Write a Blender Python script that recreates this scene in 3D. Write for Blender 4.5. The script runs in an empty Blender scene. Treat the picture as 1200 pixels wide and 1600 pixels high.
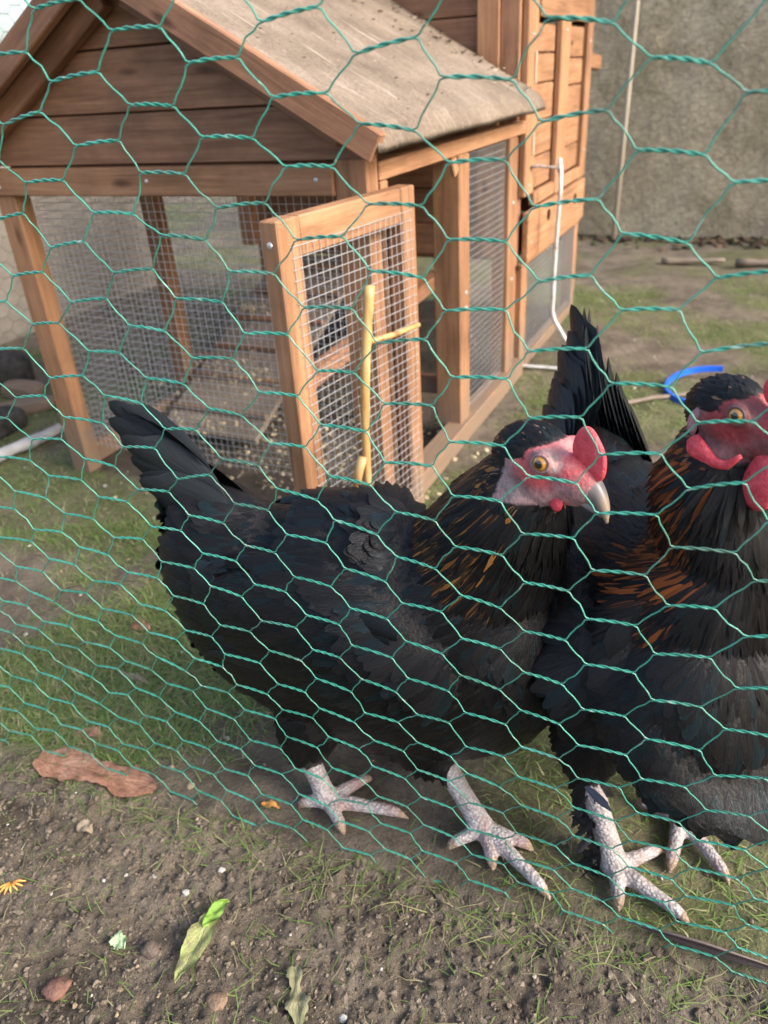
import bpy, bmesh, math, random
import numpy as np
from mathutils import Vector, Matrix, Euler
rnd = random.Random(7)
rng = np.random.default_rng(7)
R = math.radians
sc = bpy.context.scene
col = sc.collection

# ------------------------------------------------------------------ camera, sky, sun, exposure
cam_d = bpy.data.cameras.new('camera'); cam = bpy.data.objects.new('camera', cam_d); col.objects.link(cam); sc.camera = cam
PITCH, ROLL, CAM_H = R(29.7), R(3.8), 0.65
fw = Vector((0, math.cos(PITCH), -math.sin(PITCH))); u0 = Vector((0, math.sin(PITCH), math.cos(PITCH))); r0 = Vector((1, 0, 0))
rt = r0*math.cos(ROLL) - u0*math.sin(ROLL); up = r0*math.sin(ROLL) + u0*math.cos(ROLL)
cam.matrix_world = Matrix(((rt.x, up.x, -fw.x, 0), (rt.y, up.y, -fw.y, 0), (rt.z, up.z, -fw.z, CAM_H), (0, 0, 0, 1)))
cam_d.sensor_fit = 'VERTICAL'; cam_d.sensor_height = 32.0; cam_d.lens = 24.0      # 1200 px focal length at 1600 px height
cam_d.clip_start = 0.02; cam_d.clip_end = 500
cam_d.dof.use_dof = True; cam_d.dof.focus_distance = 0.56; cam_d.dof.aperture_fstop = 7.5

SUN_AZ, SUN_EL = R(120), R(35)          # azimuth measured clockwise from +Y
world = bpy.data.worlds.new('World'); sc.world = world; world.use_nodes = True
wn = world.node_tree.nodes; wl = world.node_tree.links; wn.clear()
sky = wn.new('ShaderNodeTexSky'); sky.sky_type = 'NISHITA'; sky.sun_disc = False
sky.sun_elevation = SUN_EL; sky.sun_rotation = SUN_AZ; sky.air_density = 1.0; sky.dust_density = 4.0; sky.ozone_density = 1.0
bg = wn.new('ShaderNodeBackground'); bg.inputs['Strength'].default_value = 0.15
wo = wn.new('ShaderNodeOutputWorld'); wl.new(sky.outputs[0], bg.inputs[0]); wl.new(bg.outputs[0], wo.inputs[0])
sun_d = bpy.data.lights.new('sun', 'SUN'); sun_d.energy = 1.5; sun_d.angle = R(22); sun_d.color = (1, .95, .87)
sun = bpy.data.objects.new('sun', sun_d); col.objects.link(sun)
sdir = Vector((math.sin(SUN_AZ)*math.cos(SUN_EL), math.cos(SUN_AZ)*math.cos(SUN_EL), math.sin(SUN_EL)))
sun.rotation_euler = sdir.to_track_quat('Z', 'Y').to_euler()
vs = sc.view_settings; vs.view_transform = 'Standard'; vs.look = 'None'; vs.gamma = 1; vs.use_curve_mapping = False; vs.exposure = 1.58

# ------------------------------------------------------------------ node material helpers
class NT:
    def __init__(s, name, rough=.6, spec=.5):
        s.m = bpy.data.materials.new(name); s.m.use_nodes = True; s.n = s.m.node_tree.nodes; s.l = s.m.node_tree.links
        s.b = s.n['Principled BSDF']; s.b.inputs['Roughness'].default_value = rough; s.b.inputs['Specular IOR Level'].default_value = spec
    def new(s, t, **kw):
        n = s.n.new('ShaderNode'+t)
        for k, v in kw.items(): setattr(n, k, v)
        return n
    def link(s, a, b): s.l.new(a, b)
    def put(s, sock, v):
        if hasattr(v, 'is_linked') or isinstance(v, bpy.types.NodeSocket): s.l.new(v, sock)
        else: sock.default_value = v if not isinstance(v, tuple) or len(v) == 4 or sock.type == 'VECTOR' else (*v, 1)
    def coord(s, kind='Object', scale=(1, 1, 1), loc=None):
        tc = s.new('TexCoord'); mp = s.new('Mapping'); mp.inputs['Scale'].default_value = scale
        s.link(tc.outputs[kind], mp.inputs['Vector'])
        if loc is not None: s.link(loc, mp.inputs['Location'])
        return mp.outputs[0]
    def noise(s, vec, scale, detail=4, rough=.55, dist=0):
        n = s.new('TexNoise'); n.inputs['Scale'].default_value = scale; n.inputs['Detail'].default_value = detail
        n.inputs['Roughness'].default_value = rough; n.inputs['Distortion'].default_value = dist
        if vec is not None: s.link(vec, n.inputs['Vector'])
        return n.outputs['Fac']
    def voro(s, vec, scale, feature='F1'):
        n = s.new('TexVoronoi'); n.feature = feature; n.inputs['Scale'].default_value = scale
        if vec is not None: s.link(vec, n.inputs['Vector'])
        return n.outputs['Distance']
    def ramp(s, fac, stops):
        r = s.new('ValToRGB'); e = r.color_ramp.elements
        while len(e) < len(stops): e.new(.5)
        for k, (p, c) in enumerate(stops):
            e[k].position = p; e[k].color = (*c, 1) if not isinstance(c, (int, float)) else (c, c, c, 1)
        s.link(fac, r.inputs[0]); return r.outputs[0]
    def mix(s, fac, a, b, mode='MIX'):
        m = s.new('Mix', data_type='RGBA', blend_type=mode)
        s.put(m.inputs[0], fac); s.put(m.inputs[6], a); s.put(m.inputs[7], b); return m.outputs[2]
    def math(s, op, a, b=0.):
        m = s.new('Math', operation=op); s.put(m.inputs[0], a); s.put(m.inputs[1], b); return m.outputs[0]
    def color(s, v): s.put(s.b.inputs['Base Color'], v)
    def rough(s, v): s.put(s.b.inputs['Roughness'], v)
    def bump(s, h, strength=.4, dist=.002):
        b = s.new('Bump'); b.inputs['Strength'].default_value = strength; b.inputs['Distance'].default_value = dist
        s.link(h, b.inputs['Height']); s.link(b.outputs[0], s.b.inputs['Normal'])
    def attr(s, name='Col'):
        a = s.new('Attribute'); a.attribute_name = name; return a.outputs['Color']
    def rand(s):
        return s.new('ObjectInfo').outputs['Random']

M = {}
def wood(name, c_dark, c_mid, c_light, stain=.35):
    t = NT(name, .62, .3); r = t.rand()
    off = t.math('MULTIPLY', r, 37.0)
    v = t.coord('Object', (3, 45, 45), off); v2 = t.coord('Object', (1, 1, 1), off)
    g = t.noise(v, 1.6, 6, .6, .6); fine = t.noise(t.coord('Object', (12, 260, 260), off), 1.0, 3)
    c = t.ramp(g, [(.28, c_dark), (.5, c_mid), (.75, c_light)])
    c = t.mix(.35, c, t.ramp(fine, [(.3, (.35, .35, .35)), (.7, (1, 1, 1))]), 'MULTIPLY')
    st = t.ramp(t.noise(v2, 7, 5, .65), [(.42, (1, 1, 1)), (.72, (1-stain, 1-stain*1.02, 1-stain*1.0))])
    c = t.mix(1., c, st, 'MULTIPLY')
    br = t.math('ADD', t.math('MULTIPLY', r, .3), .85)
    cc = t.new('CombineColor'); [t.link(br, cc.inputs[k]) for k in range(3)]
    c = t.mix(1., c, cc.outputs[0], 'MULTIPLY')
    kn = t.ramp(t.voro(t.coord('Object', (5, 16, 16), off), 1.0), [(.05, (.25, .2, .18)), (.12, (1, 1, 1))])
    c = t.mix(.8, c, kn, 'MULTIPLY')
    # pale dried splashes and dust
    sp = t.ramp(t.noise(t.coord('Object', (70, 90, 90), off), 1.0, 3, .7), [(.70, (0, 0, 0)), (.76, (1, 1, 1))])
    c = t.mix(t.math('MULTIPLY', sp, .22), c, (.55, .5, .43))
    ge = t.new('NewGeometry'); sx = t.new('SeparateXYZ'); t.link(ge.outputs['Position'], sx.inputs[0])          # mud splashed up from the ground
    mu = t.math('SUBTRACT', t.math('MULTIPLY', t.noise(ge.outputs['Position'], 22, 6, .7), .30), sx.outputs[2])
    c = t.mix(t.ramp(mu, [(.0, (0, 0, 0)), (.11, (.75, .75, .75))]), c, (.15, .118, .088))
    t.color(c); t.rough(t.ramp(g, [(.2, .72), (.8, .5)])); t.bump(fine, .35, .0012); return t.m
M['wood'] = wood('stained_wood', (.20, .098, .048), (.335, .170, .086), (.42, .230, .128))
M['wood_panel'] = wood('stained_panel_wood', (.17, .080, .042), (.275, .138, .076), (.36, .190, .11), .45)
M['wood_grey'] = wood('weathered_wood', (.14, .11, .085), (.24, .19, .15), (.34, .29, .24))
M['wood_bark'] = wood('old_broken_wood', (.08, .04, .025), (.18, .09, .055), (.3, .17, .11))

t = NT('roof_felt', .95, .15); v = t.coord('Object')
c = t.ramp(t.noise(v, 9, 6, .65), [(.3, (.14, .108, .083)), (.55, (.225, .178, .136)), (.75, (.30, .245, .195))])
c = t.mix(.5, c, t.ramp(t.noise(v, 190, 4, .7), [(.32, (.35, .33, .31)), (.62, (1.1, 1.1, 1.1))]), 'MULTIPLY')
strk = t.ramp(t.noise(t.coord('Object', (9, 110, 9)), 1.0, 5, .65, .6), [(.58, (0, 0, 0)), (.70, (1, 1, 1))])
c = t.mix(t.math('MULTIPLY', strk, .6), c, (.52, .45, .37))
spl = t.ramp(t.noise(t.coord('Object', (28, 60, 28)), 1.0, 4, .7, 1.0), [(.70, (0, 0, 0)), (.74, (1, 1, 1))])
c = t.mix(t.math('MULTIPLY', spl, .75), c, (.72, .68, .62))
drk = t.ramp(t.noise(t.coord('Object', (30, 30, 30)), 1.0, 5, .7), [(.62, (0, 0, 0)), (.72, (1, 1, 1))])
c = t.mix(t.math('MULTIPLY', drk, .7), c, (.14, .10, .07))
t.color(c); t.bump(t.noise(v, 190, 5, .7), .9, .004); M['felt'] = t.m

t = NT('galvanised_wire', .42, .5); t.b.inputs['Metallic'].default_value = .65; t.color((.52, .52, .53)); M['galv'] = t.m
t = NT('dull_steel', .5, .5); t.b.inputs['Metallic'].default_value = .7
t.color(t.ramp(t.noise(t.coord(), 60, 4), [(.4, (.22, .2, .19)), (.62, (.16, .10, .07))])); t.b.inputs['Metallic'].default_value = .2; M['steel'] = t.m
t = NT('white_rod', .35, .5); t.color(t.ramp(t.noise(t.coord(), 60, 5, .7), [(.35, (.30, .28, .26)), (.5, (.46, .46, .46)), (.7, (.58, .58, .58))])); M['rod'] = t.m
t = NT('green_coated_wire', .33, .5); v = t.coord('Object')
c = t.ramp(t.noise(v, 26, 4, .6), [(.3, (.025, .19, .13)), (.6, (.045, .275, .195)), (.8, (.11, .36, .275))])
drt = t.ramp(t.noise(v, 14, 5, .7), [(.52, (0, 0, 0)), (.68, (.75, .75, .75))]); c = t.mix(drt, c, (.075, .11, .075))
pale = t.ramp(t.noise(v, 85, 4, .7), [(.60, (0, 0, 0)), (.68, (1, 1, 1))])
c = t.mix(t.math('MULTIPLY', pale, .5), c, (.42, .46, .40)); t.color(c); t.b.inputs['Coat Weight'].default_value = .25; M['green'] = t.m
t = NT('grey_wire', .7); t.color((.16, .14, .10)); t.b.inputs['Metallic'].default_value = .4; M['greywire'] = t.m
t = NT('bamboo', .4, .4); g = t.noise(t.coord('Object', (60, 60, 5)), 1.0, 4)
t.color(t.ramp(g, [(.3, (.22, .12, .045)), (.45, (.40, .24, .085)), (.75, (.52, .36, .17))])); t.bump(g, .2, .001); M['bamboo'] = t.m
t = NT('pale_stake', .9, .1); t.color(t.ramp(t.noise(t.coord('Object', (30, 30, 4)), 1., 4), [(.3, (.34, .28, .21)), (.7, (.46, .40, .32))])); M['stake'] = t.m
t = NT('blue_plastic', .35, .5); t.color(t.ramp(t.noise(t.coord(), 30, 3), [(.3, (.008, .085, .56)), (.7, (.015, .14, .68))])); M['blue'] = t.m
t = NT('grey_pipe', .6, .4); t.color(t.ramp(t.noise(t.coord(), 25, 5), [(.3, (.22, .22, .22)), (.7, (.36, .36, .36))])); M['pipe'] = t.m
t = NT('attribute_colour', .75, .25); t.color(t.attr()); M['attr'] = t.m

# wall render, mottled and mossy
t = NT('rough_wall', .95, .1); v = t.coord('Object')
c = t.ramp(t.noise(v, 2.2, 6, .62), [(.3, (.29, .245, .17)), (.5, (.41, .35, .25)), (.7, (.50, .44, .325))])
c = t.mix(t.ramp(t.noise(v, 5, 5, .7), [(.5, (0, 0, 0)), (.7, (.55, .55, .55))]), c, (.16, .155, .065))
c = t.mix(.45, c, t.ramp(t.noise(v, 26, 6, .72), [(.32, (.40, .38, .36)), (.55, (1, 1, 1)), (.75, (1.25, 1.22, 1.15))]), 'MULTIPLY')
c = t.mix(.6, c, t.ramp(t.noise(v, 90, 4, .7), [(.3, (.5, .5, .5)), (.6, (1.1, 1.1, 1.1))]), 'MULTIPLY')
c = t.mix(t.ramp(t.noise(v, 85, 3, .6), [(.66, (0, 0, 0)), (.72, (.6, .6, .6))]), c, (.45, .42, .33))
t.color(c); t.bump(t.noise(v, 45, 5, .65), .8, .01); M['wall'] = t.m
t = NT('pale_wall', .9, .15); v = t.coord('Object')
c = t.ramp(t.noise(v, 3, 6, .6), [(.3, (.17, .148, .12)), (.55, (.255, .225, .19)), (.75, (.32, .285, .245))])
t.color(t.mix(.4, c, t.ramp(t.noise(v, 40, 4), [(.3, (.6, .6, .6)), (.6, (1, 1, 1))]), 'MULTIPLY')); t.bump(t.noise(v, 60, 4), .4, .004); M['palewall'] = t.m

# ground: soil colour per vertex zone (attribute: red = grassiness) plus procedural break-up
t = NT('soil', .96, .12); v = t.coord('Object'); at = t.new('Attribute'); at.attribute_name = 'Col'
sep = t.new('SeparateColor'); t.link(at.outputs['Color'], sep.inputs[0])
c = t.ramp(t.noise(v, 14, 8, .68), [(.28, (.066, .053, .041)), (.48, (.135, .110, .085)), (.66, (.205, .170, .132)), (.8, (.275, .235, .185))])
c2 = t.ramp(t.noise(v, 22, 8, .7), [(.3, (.070, .080, .032)), (.55, (.125, .140, .058)), (.75, (.20, .195, .10))])
c = t.mix(sep.outputs[0], c, c2)
dry = t.ramp(t.noise(v, 5, 5, .6), [(.45, (0, 0, 0)), (.7, (1, 1, 1))])
c = t.mix(t.math('MULTIPLY', dry, .45), c, (.29, .24, .18))
dark_soil = t.mix(sep.outputs[1], c, (.03, .024, .019)); c = dark_soil  # green channel: darker soil inside the coop and in front patches
c = t.mix(.6, c, t.ramp(t.noise(v, 330, 5, .7), [(.3, (.35, .35, .35)), (.62, (1.0, 1.0, 1.0))]), 'MULTIPLY')
sp = t.ramp(t.voro(v, 260), [(.09, (1, 1, 1)), (.16, (0, 0, 0))])
sel = t.ramp(t.noise(v, 120, 2), [(.56, (0, 0, 0)), (.62, (1, 1, 1))])
c = t.mix(t.math('MULTIPLY', t.math('MULTIPLY', sp, sel), .7), c, (.42, .36, .28))
t.color(c)
h = t.math('ADD', t.noise(v, 120, 6, .7), t.math('MULTIPLY', t.noise(v, 420, 4, .7), .6)); t.bump(h, .9, .006); M['soil'] = t.m

t = NT('grass_blades', .55, .3); t.color(t.attr()); t.b.inputs['Subsurface Weight'].default_value = 0
tr = t.new('BsdfTranslucent'); t.link(t.attr(), tr.inputs[0]); mx = t.new('MixShader'); mx.inputs[0].default_value = .3
out = t.n['Material Output']; t.link(t.b.outputs[0], mx.inputs[1]); t.link(tr.outputs[0], mx.inputs[2]); t.link(mx.outputs[0], out.inputs[0]); M['grass'] = t.m
t = NT('crumb', .95, .1); v = t.coord('Object'); t.color(t.mix(.7, t.attr(), t.ramp(t.noise(v, 180, 6, .7), [(.3, (.35, .35, .35)), (.65, (1.1, 1.08, 1.05))]), 'MULTIPLY')); t.bump(t.noise(v, 400, 4), .8, .002); M['crumb'] = t.m

def leafmat(name, stops, vein, scale=60):
    t = NT(name, .65, .3); v = t.coord('Object'); c = t.ramp(t.noise(v, scale, 5, .65), stops)
    uvn = t.new('TexCoord'); s = t.new('SeparateXYZ'); t.link(uvn.outputs['UV'], s.inputs[0])
    d = t.math('ABSOLUTE', t.math('SUBTRACT', s.outputs[1], .5)); mid = t.ramp(d, [(.02, (1, 1, 1)), (.05, (0, 0, 0))])
    c = t.mix(t.math('MULTIPLY', mid, .6), c, vein)
    hb_ = t.math('SINE', t.math('MULTIPLY', t.math('ADD', t.math('MULTIPLY', s.outputs[0], 9.), t.math('MULTIPLY', d, -7.)), 6.283)); sv_ = t.ramp(hb_, [(.80, (0, 0, 0)), (.97, (1, 1, 1))])
    c = t.mix(t.math('MULTIPLY', sv_, .35), c, vein); t.color(c); t.bump(t.math('ADD', t.noise(v, scale*3, 5, .65), t.math('MULTIPLY', t.math('ADD', sv_, mid), -.5)), .8, .0014); M[name] = t.m
leafmat('brown_leaf', [(.30, (.085, .042, .028)), (.42, (.20, .095, .06)), (.55, (.30, .155, .10)), (.72, (.38, .235, .165))], (.25, .13, .08))
leafmat('green_leaf', [(.35, (.14, .125, .07)), (.48, (.22, .24, .085)), (.62, (.25, .32, .09))], (.30, .35, .16), 60)
leafmat('bright_leaf', [(.35, (.13, .27, .035)), (.6, (.22, .36, .06))], (.3, .42, .12), 45)
leafmat('grey_leaf', [(.35, (.10, .11, .055)), (.5, (.17, .165, .09)), (.7, (.24, .22, .15))], (.2, .19, .11), 50)
leafmat('pale_leaf', [(.35, (.2, .32, .16)), (.7, (.42, .5, .33))], (.5, .55, .4), 70)
leafmat('tan_leaf', [(.35, (.2, .155, .10)), (.7, (.33, .27, .2))], (.35, .3, .2), 60)
leafmat('orange_leaf', [(.35, (.5, .2, .04)), (.7, (.65, .34, .1))], (.6, .35, .15), 60)

# plumage
t = NT('plumage', .34, .20); c = t.attr(); tc = t.new('TexCoord'); mp = t.new('Mapping'); mp.inputs['Scale'].default_value = (2.2, 16, 1)
t.link(tc.outputs['UV'], mp.inputs['Vector']); st = t.noise(mp.outputs[0], 1.0, 3, .6, 1.5)
c = t.mix(.55, c, t.ramp(st, [(.3, (.5, .5, .5)), (.7, (1.4, 1.4, 1.4))]), 'MULTIPLY'); t.color(c)
t.b.inputs['Sheen Weight'].default_value = .0; t.b.inputs['Sheen Roughness'].default_value = .35; t.b.inputs['Sheen Tint'].default_value = (.75, .8, .9, 1)
t.b.inputs['Specular Tint'].default_value = (.9, .95, 1, 1)
t.rough(t.ramp(st, [(.3, .40), (.7, .25)])); t.bump(st, .5, .0012); M['feather'] = t.m
t = NT('hen_skin', .6, .25); v = t.coord('Object'); c = t.attr()
c = t.mix(.6, c, t.ramp(t.noise(v, 260, 4, .65), [(.3, (.6, .52, .52)), (.6, (1.1, 1.1, 1.1))]), 'MULTIPLY'); t.color(c)
sc_ = t.voro(t.coord('Object', (1, 1, .55)), 330); t.bump(t.math('ADD', sc_, t.noise(v, 520, 4)), .5, .001); t.b.inputs['Subsurface Weight'].default_value = .12
t.b.inputs['Subsurface Radius'].default_value = (.004, .002, .0015); M['skin'] = t.m
t = NT('leg_scales', .62, .3); v = t.coord('Object'); c = t.attr(); sv = t.voro(t.coord('Object', (1, 1, 1.35)), 300); ed = t.ramp(sv, [(.2, (1.25, 1.25, 1.25)), (.66, (.50, .46, .45))])
c = t.mix(.5, c, ed, 'MULTIPLY'); c = t.mix(t.ramp(t.noise(v, 70, 5, .65), [(.54, (0, 0, 0)), (.75, (.6, .6, .6))]), c, (.24, .19, .16)); t.color(c); t.bump(t.math('MULTIPLY', sv, -1.0), .8, .0018); M['legskin'] = t.m
t = NT('comb_red', .42, .4); v = t.coord('Object')
t.color(t.ramp(t.noise(v, 150, 4, .6), [(.3, (.50, .035, .055)), (.6, (.66, .075, .095)), (.8, (.74, .2, .2))])); t.bump(t.noise(v, 330, 4, .65), .9, .0018)
t.b.inputs['Subsurface Weight'].default_value = .12; t.b.inputs['Subsurface Radius'].default_value = (.006, .002, .0015); M['comb'] = t.m
t = NT('beak_horn', .38, .45); t.color(t.attr()); M['beak'] = t.m
t = NT('eye', .08, .6); t.color(t.attr()); t.b.inputs['Coat Weight'].default_value = 1; t.b.inputs['Coat Roughness'].default_value = .03; M['eye'] = t.m

# ------------------------------------------------------------------ mesh helpers
def link(name, me, mat, parent=None, mw=None):
    o = bpy.data.objects.new(name, me); col.objects.link(o)
    if mat is not None and not me.materials: me.materials.append(mat)
    if parent is not None: o.parent = parent
    if mw is not None: o.matrix_local = mw
    return o
def tag(o, label, cat=None, group=None, kind=None):
    if label: o['label'] = label
    if cat: o['category'] = cat
    if group: o['group'] = group
    if kind: o['kind'] = kind
    return o
def empty(name, loc=(0, 0, 0), rz=0):
    o = bpy.data.objects.new(name, None); col.objects.link(o); o.location = loc; o.rotation_euler = (0, 0, rz); o.empty_display_size = .05; return o
def pymesh(name, vs_, fs, smooth=True, cols=None, uvs=None):
    me = bpy.data.meshes.new(name); me.from_pydata([tuple(map(float, p)) for p in vs_], [], fs)
    if smooth: me.polygons.foreach_set('use_smooth', [True]*len(me.polygons))
    if cols is not None: setcol(me, cols)
    if uvs is not None: setuv(me, uvs)
    me.update(); return me
def npmesh(name, V, F, smooth=True, cols=None, uvs=None, nrm=None):
    """V (n,3), F (m,k) arrays with constant k"""
    V = np.asarray(V, np.float32); F = np.asarray(F, np.int32); k = F.shape[1]; me = bpy.data.meshes.new(name)
    me.vertices.add(len(V)); me.vertices.foreach_set('co', V.ravel())
    me.loops.add(F.size); me.loops.foreach_set('vertex_index', F.ravel())
    me.polygons.add(len(F)); me.polygons.foreach_set('loop_start', np.arange(0, F.size, k, dtype=np.int32))
    me.polygons.foreach_set('use_smooth', np.full(len(F), smooth)); me.update(calc_edges=True)
    if cols is not None: setcol(me, cols)
    if uvs is not None: setuv(me, uvs)
    if nrm is not None: me.normals_split_custom_set_from_vertices(np.asarray(nrm, np.float32).tolist())
    return me
def setcol(me, cols):
    a = me.color_attributes.new('Col', 'FLOAT_COLOR', 'POINT'); c = np.asarray(cols, np.float32)
    if c.shape[1] == 3: c = np.c_[c, np.ones(len(c), np.float32)]
    a.data.foreach_set('color', c.ravel().astype(np.float32))
def setuv(me, uvs):
    uv = me.uv_layers.new(name='UVMap'); idx = np.empty(len(me.loops), np.int32); me.loops.foreach_get('vertex_index', idx)
    uv.data.foreach_set('uv', np.asarray(uvs, np.float32)[idx].ravel())
def frame(d):
    d = d/np.linalg.norm(d); a = np.array([0, 0, 1.]) if abs(d[2]) < .9 else np.array([1., 0, 0])
    x = np.cross(a, d); x /= np.linalg.norm(x); return x, np.cross(d, x), d
class Tubes:
    """collects round tubes as one mesh"""
    def __init__(s): s.V = []; s.F = []; s.n = 0
    def add(s, pts, r, sides=5, cap=True):
        pts = np.asarray(pts, float); m = len(pts); rr = np.full(m, r) if np.isscalar(r) else np.asarray(r)
        tg = np.gradient(pts, axis=0); x, y, _ = frame(tg[0]); ang = np.arange(sides)*2*math.pi/sides
        base = s.n
        for k in range(m):
            d = tg[k]/max(1e-9, np.linalg.norm(tg[k])); x = x - d*(x@d); x /= np.linalg.norm(x); y = np.cross(d, x)
            s.V.append(pts[k] + rr[k]*(np.cos(ang)[:, None]*x + np.sin(ang)[:, None]*y))
        for k in range(m-1):
            for q in range(sides):
                a = base+k*sides+q; b = base+k*sides+(q+1) % sides; s.F.append((a, b, b+sides, a+sides))
        if cap: s.F.append(tuple(base+q for q in reversed(range(sides)))); s.F.append(tuple(base+(m-1)*sides+q for q in range(sides)))
        s.n += m*sides
    def mesh(s, name, smooth=True): return pymesh(name, np.concatenate(s.V), s.F, smooth)
def box_mesh(name, sx, sy, sz, bev=.0015, wob=0, seg=1):
    bm = bmesh.new(); bmesh.ops.create_cube(bm, size=1)
    for v in bm.verts: v.co = Vector((v.co.x*sx, v.co.y*sy, v.co.z*sz))
    if bev: bmesh.ops.bevel(bm, geom=bm.edges[:], offset=bev, segments=seg, affect='EDGES', profile=.5)
    if wob:
        for v in bm.verts: v.co += Vector((rnd.uniform(-wob, wob), rnd.uniform(-wob, wob), rnd.uniform(-wob, wob)))
    me = bpy.data.meshes.new(name); bm.to_mesh(me); bm.free(); return me
def board(name, parent, p0, p1, w, th, side=(0, 0, 1), mat='wood', bev=.0018):
    """plank from p0 to p1 (centre line); w along 'side', th across; its long axis is local x"""
    p0 = Vector(p0); p1 = Vector(p1); x = (p1-p0); L = x.length; x.normalize(); s = Vector(side); y = (s - x*s.dot(x)).normalized(); z = x.cross(y)
    c = (p0+p1)/2; mw = Matrix(((x.x, y.x, z.x, c.x), (x.y, y.y, z.y, c.y), (x.z, y.z, z.z, c.z), (0, 0, 0, 1)))
    return link(name, box_mesh(name, L, w, th, bev), M[mat], parent, mw)
def prism(name, parent, poly, origin, ex, ey, depth, mat='wood', bev=.0012):
    """polygon in (ex,ey) plane extruded by depth along ex x ey; local x = ex"""
    ex = Vector(ex).normalized(); ey = Vector(ey).normalized(); ez = ex.cross(ey); bm = bmesh.new()
    cx = sum(p[0] for p in poly)/len(poly); cy = sum(p[1] for p in poly)/len(poly)
    vs_ = [bm.verts.new((p[0]-cx, p[1]-cy, 0)) for p in poly]; f = bm.faces.new(vs_)
    r = bmesh.ops.extrude_face_region(bm, geom=[f]); [setattr(v, 'co', v.co+Vector((0, 0, depth))) for v in r['geom'] if isinstance(v, bmesh.types.BMVert)]
    bmesh.ops.recalc_face_normals(bm, faces=bm.faces[:])
    if bev: bmesh.ops.bevel(bm, geom=bm.edges[:], offset=bev, segments=1, affect='EDGES')
    me = bpy.data.meshes.new(name); bm.to_mesh(me); bm.free()
    o = Vector(origin)+ex*cx+ey*cy
    return link(name, me, M[mat], parent, Matrix(((ex.x, ey.x, ez.x, o.x), (ex.y, ey.y, ez.y, o.y), (ex.z, ey.z, ez.z, o.z), (0, 0, 0, 1))))
def wire_grid(name, parent, origin, ex, ey, w, h, pitch=.0127, r=.00052, label=None):
    origin = np.array(origin, float); ex = np.array(ex, float); ey = np.array(ey, float); nz = np.cross(ex, ey); T = Tubes()
    n = int(w/pitch); m = int(h/pitch)
    ph = rng.random(2)*6
    def P(a, b, k): return origin + ex*a + ey*b + nz*(k*r + .0016*math.sin(a*23+ph[0])*math.sin(b*17+ph[1]))
    for i in range(n+1):
        a = (w-n*pitch)/2+i*pitch; T.add([P(a, q*h/4, 1) for q in range(5)], r, 4, False)
    for j in range(m+1):
        b = (h-m*pitch)/2+j*pitch; T.add([P(q*w/4, b, -1) for q in range(5)], r, 4, False)
    o = link(name, T.mesh(name), M['galv'], parent); o['kind'] = 'stuff'
    return o

# numpy value noise
def vnoise(x, y, seed=0):
    xi = np.floor(x).astype(np.int64); yi = np.floor(y).astype(np.int64); fx = x-xi; fy = y-yi
    def hsh(a, b):
        h = (a*374761393 + b*668265263 + seed*1442695041) & 0xffffffff; h = ((h ^ (h >> 13))*1274126177) & 0xffffffff
        return ((h ^ (h >> 16)) & 0xffff)/65535.
    sx = fx*fx*(3-2*fx); sy = fy*fy*(3-2*fy)
    return (hsh(xi, yi)*(1-sx)+hsh(xi+1, yi)*sx)*(1-sy) + (hsh(xi, yi+1)*(1-sx)+hsh(xi+1, yi+1)*sx)*sy
def fbm(x, y, s, octv=4, seed=0, g=.5):
    r = 0; a = 1; tot = 0
    for k in range(octv): r = r + a*vnoise(x*s*2**k, y*s*2**k, seed+k); tot += a; a *= g
    return r/tot

# frames of the place: fence (u along, d behind, z) and coop (x right, y back, z)
FA = np.array([-.462, .654, 0.]); FB = np.array([.283, .341, 0.]); FE = (FB-FA)/np.linalg.norm(FB-FA); FN = np.array([-FE[1], FE[0], 0.]); F_ROT = math.atan2(FE[1], FE[0])
def fenceP(u, d, z=0.): return FA + FE*u + FN*d + np.array([0, 0, z])
CK = np.array([.009, 1.081, 0.]); C_ROT = -R(26.3); CX = np.array([math.cos(C_ROT), math.sin(C_ROT), 0]); CY = np.array([-math.sin(C_ROT), math.cos(C_ROT), 0])
def coopP(x, y, z=0.): return CK + CX*x + CY*y + np.array([0, 0, z])
FEET = [fenceP(*p) for p in [(.40, .04), (.44, .05), (.565, .055), (.60, .03), (.68, .055), (.72, .05), (.735, .13), (.75, .08)]]

# ------------------------------------------------------------------ ground
def ground_z(x, y):
    x = np.asarray(x, float); y = np.asarray(y, float)
    dist = np.hypot(x, y)
    d = (x-FA[0])*FN[0] + (y-FA[1])*FN[1]                       # distance behind the fence
    front = 1/(1+np.exp(d/.012))                                # loose dug soil in front of the fence
    z = (fbm(x, y, 5, 4, 3)-.5)*.022
    z += (fbm(x, y, 40, 3, 11)-.5)*(.004+.006*front)
    cl = np.abs(fbm(x, y, 85, 2, 21)-.5)*2
    z += (.35-cl)*(.002+.0042*front)
    z += (fbm(x, y, 210, 2, 31)-.5)*(.0015+.0035*front)
    keep = np.ones_like(z)
    for p in FEET: keep *= 1-.85*np.exp(-((x-p[0])**2+(y-p[1])**2)/(2*.03**2))
    z = z*keep
    far = np.clip((dist-4)/10, 0, 1); return z*(1-far)
def axis(lo, hi, step, grow, end0, end1):
    a = list(np.arange(lo, hi, step)); s = step; q = lo
    while q > end0: s *= grow; q -= s; a.insert(0, q)
    s = step; q = a[-1]
    while q < end1: s *= grow; q += s; a.append(q)
    return np.array(a)
gx = axis(-.75, .62, .0033, 1.045, -80, 80); gy = axis(.24, .85, .0033, 1.022, -60, 90)
GX, GY = np.meshgrid(gx, gy); Z = ground_z(GX, GY)
nx, ny = len(gx), len(gy); ii = np.arange(nx*ny).reshape(ny, nx)
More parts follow.
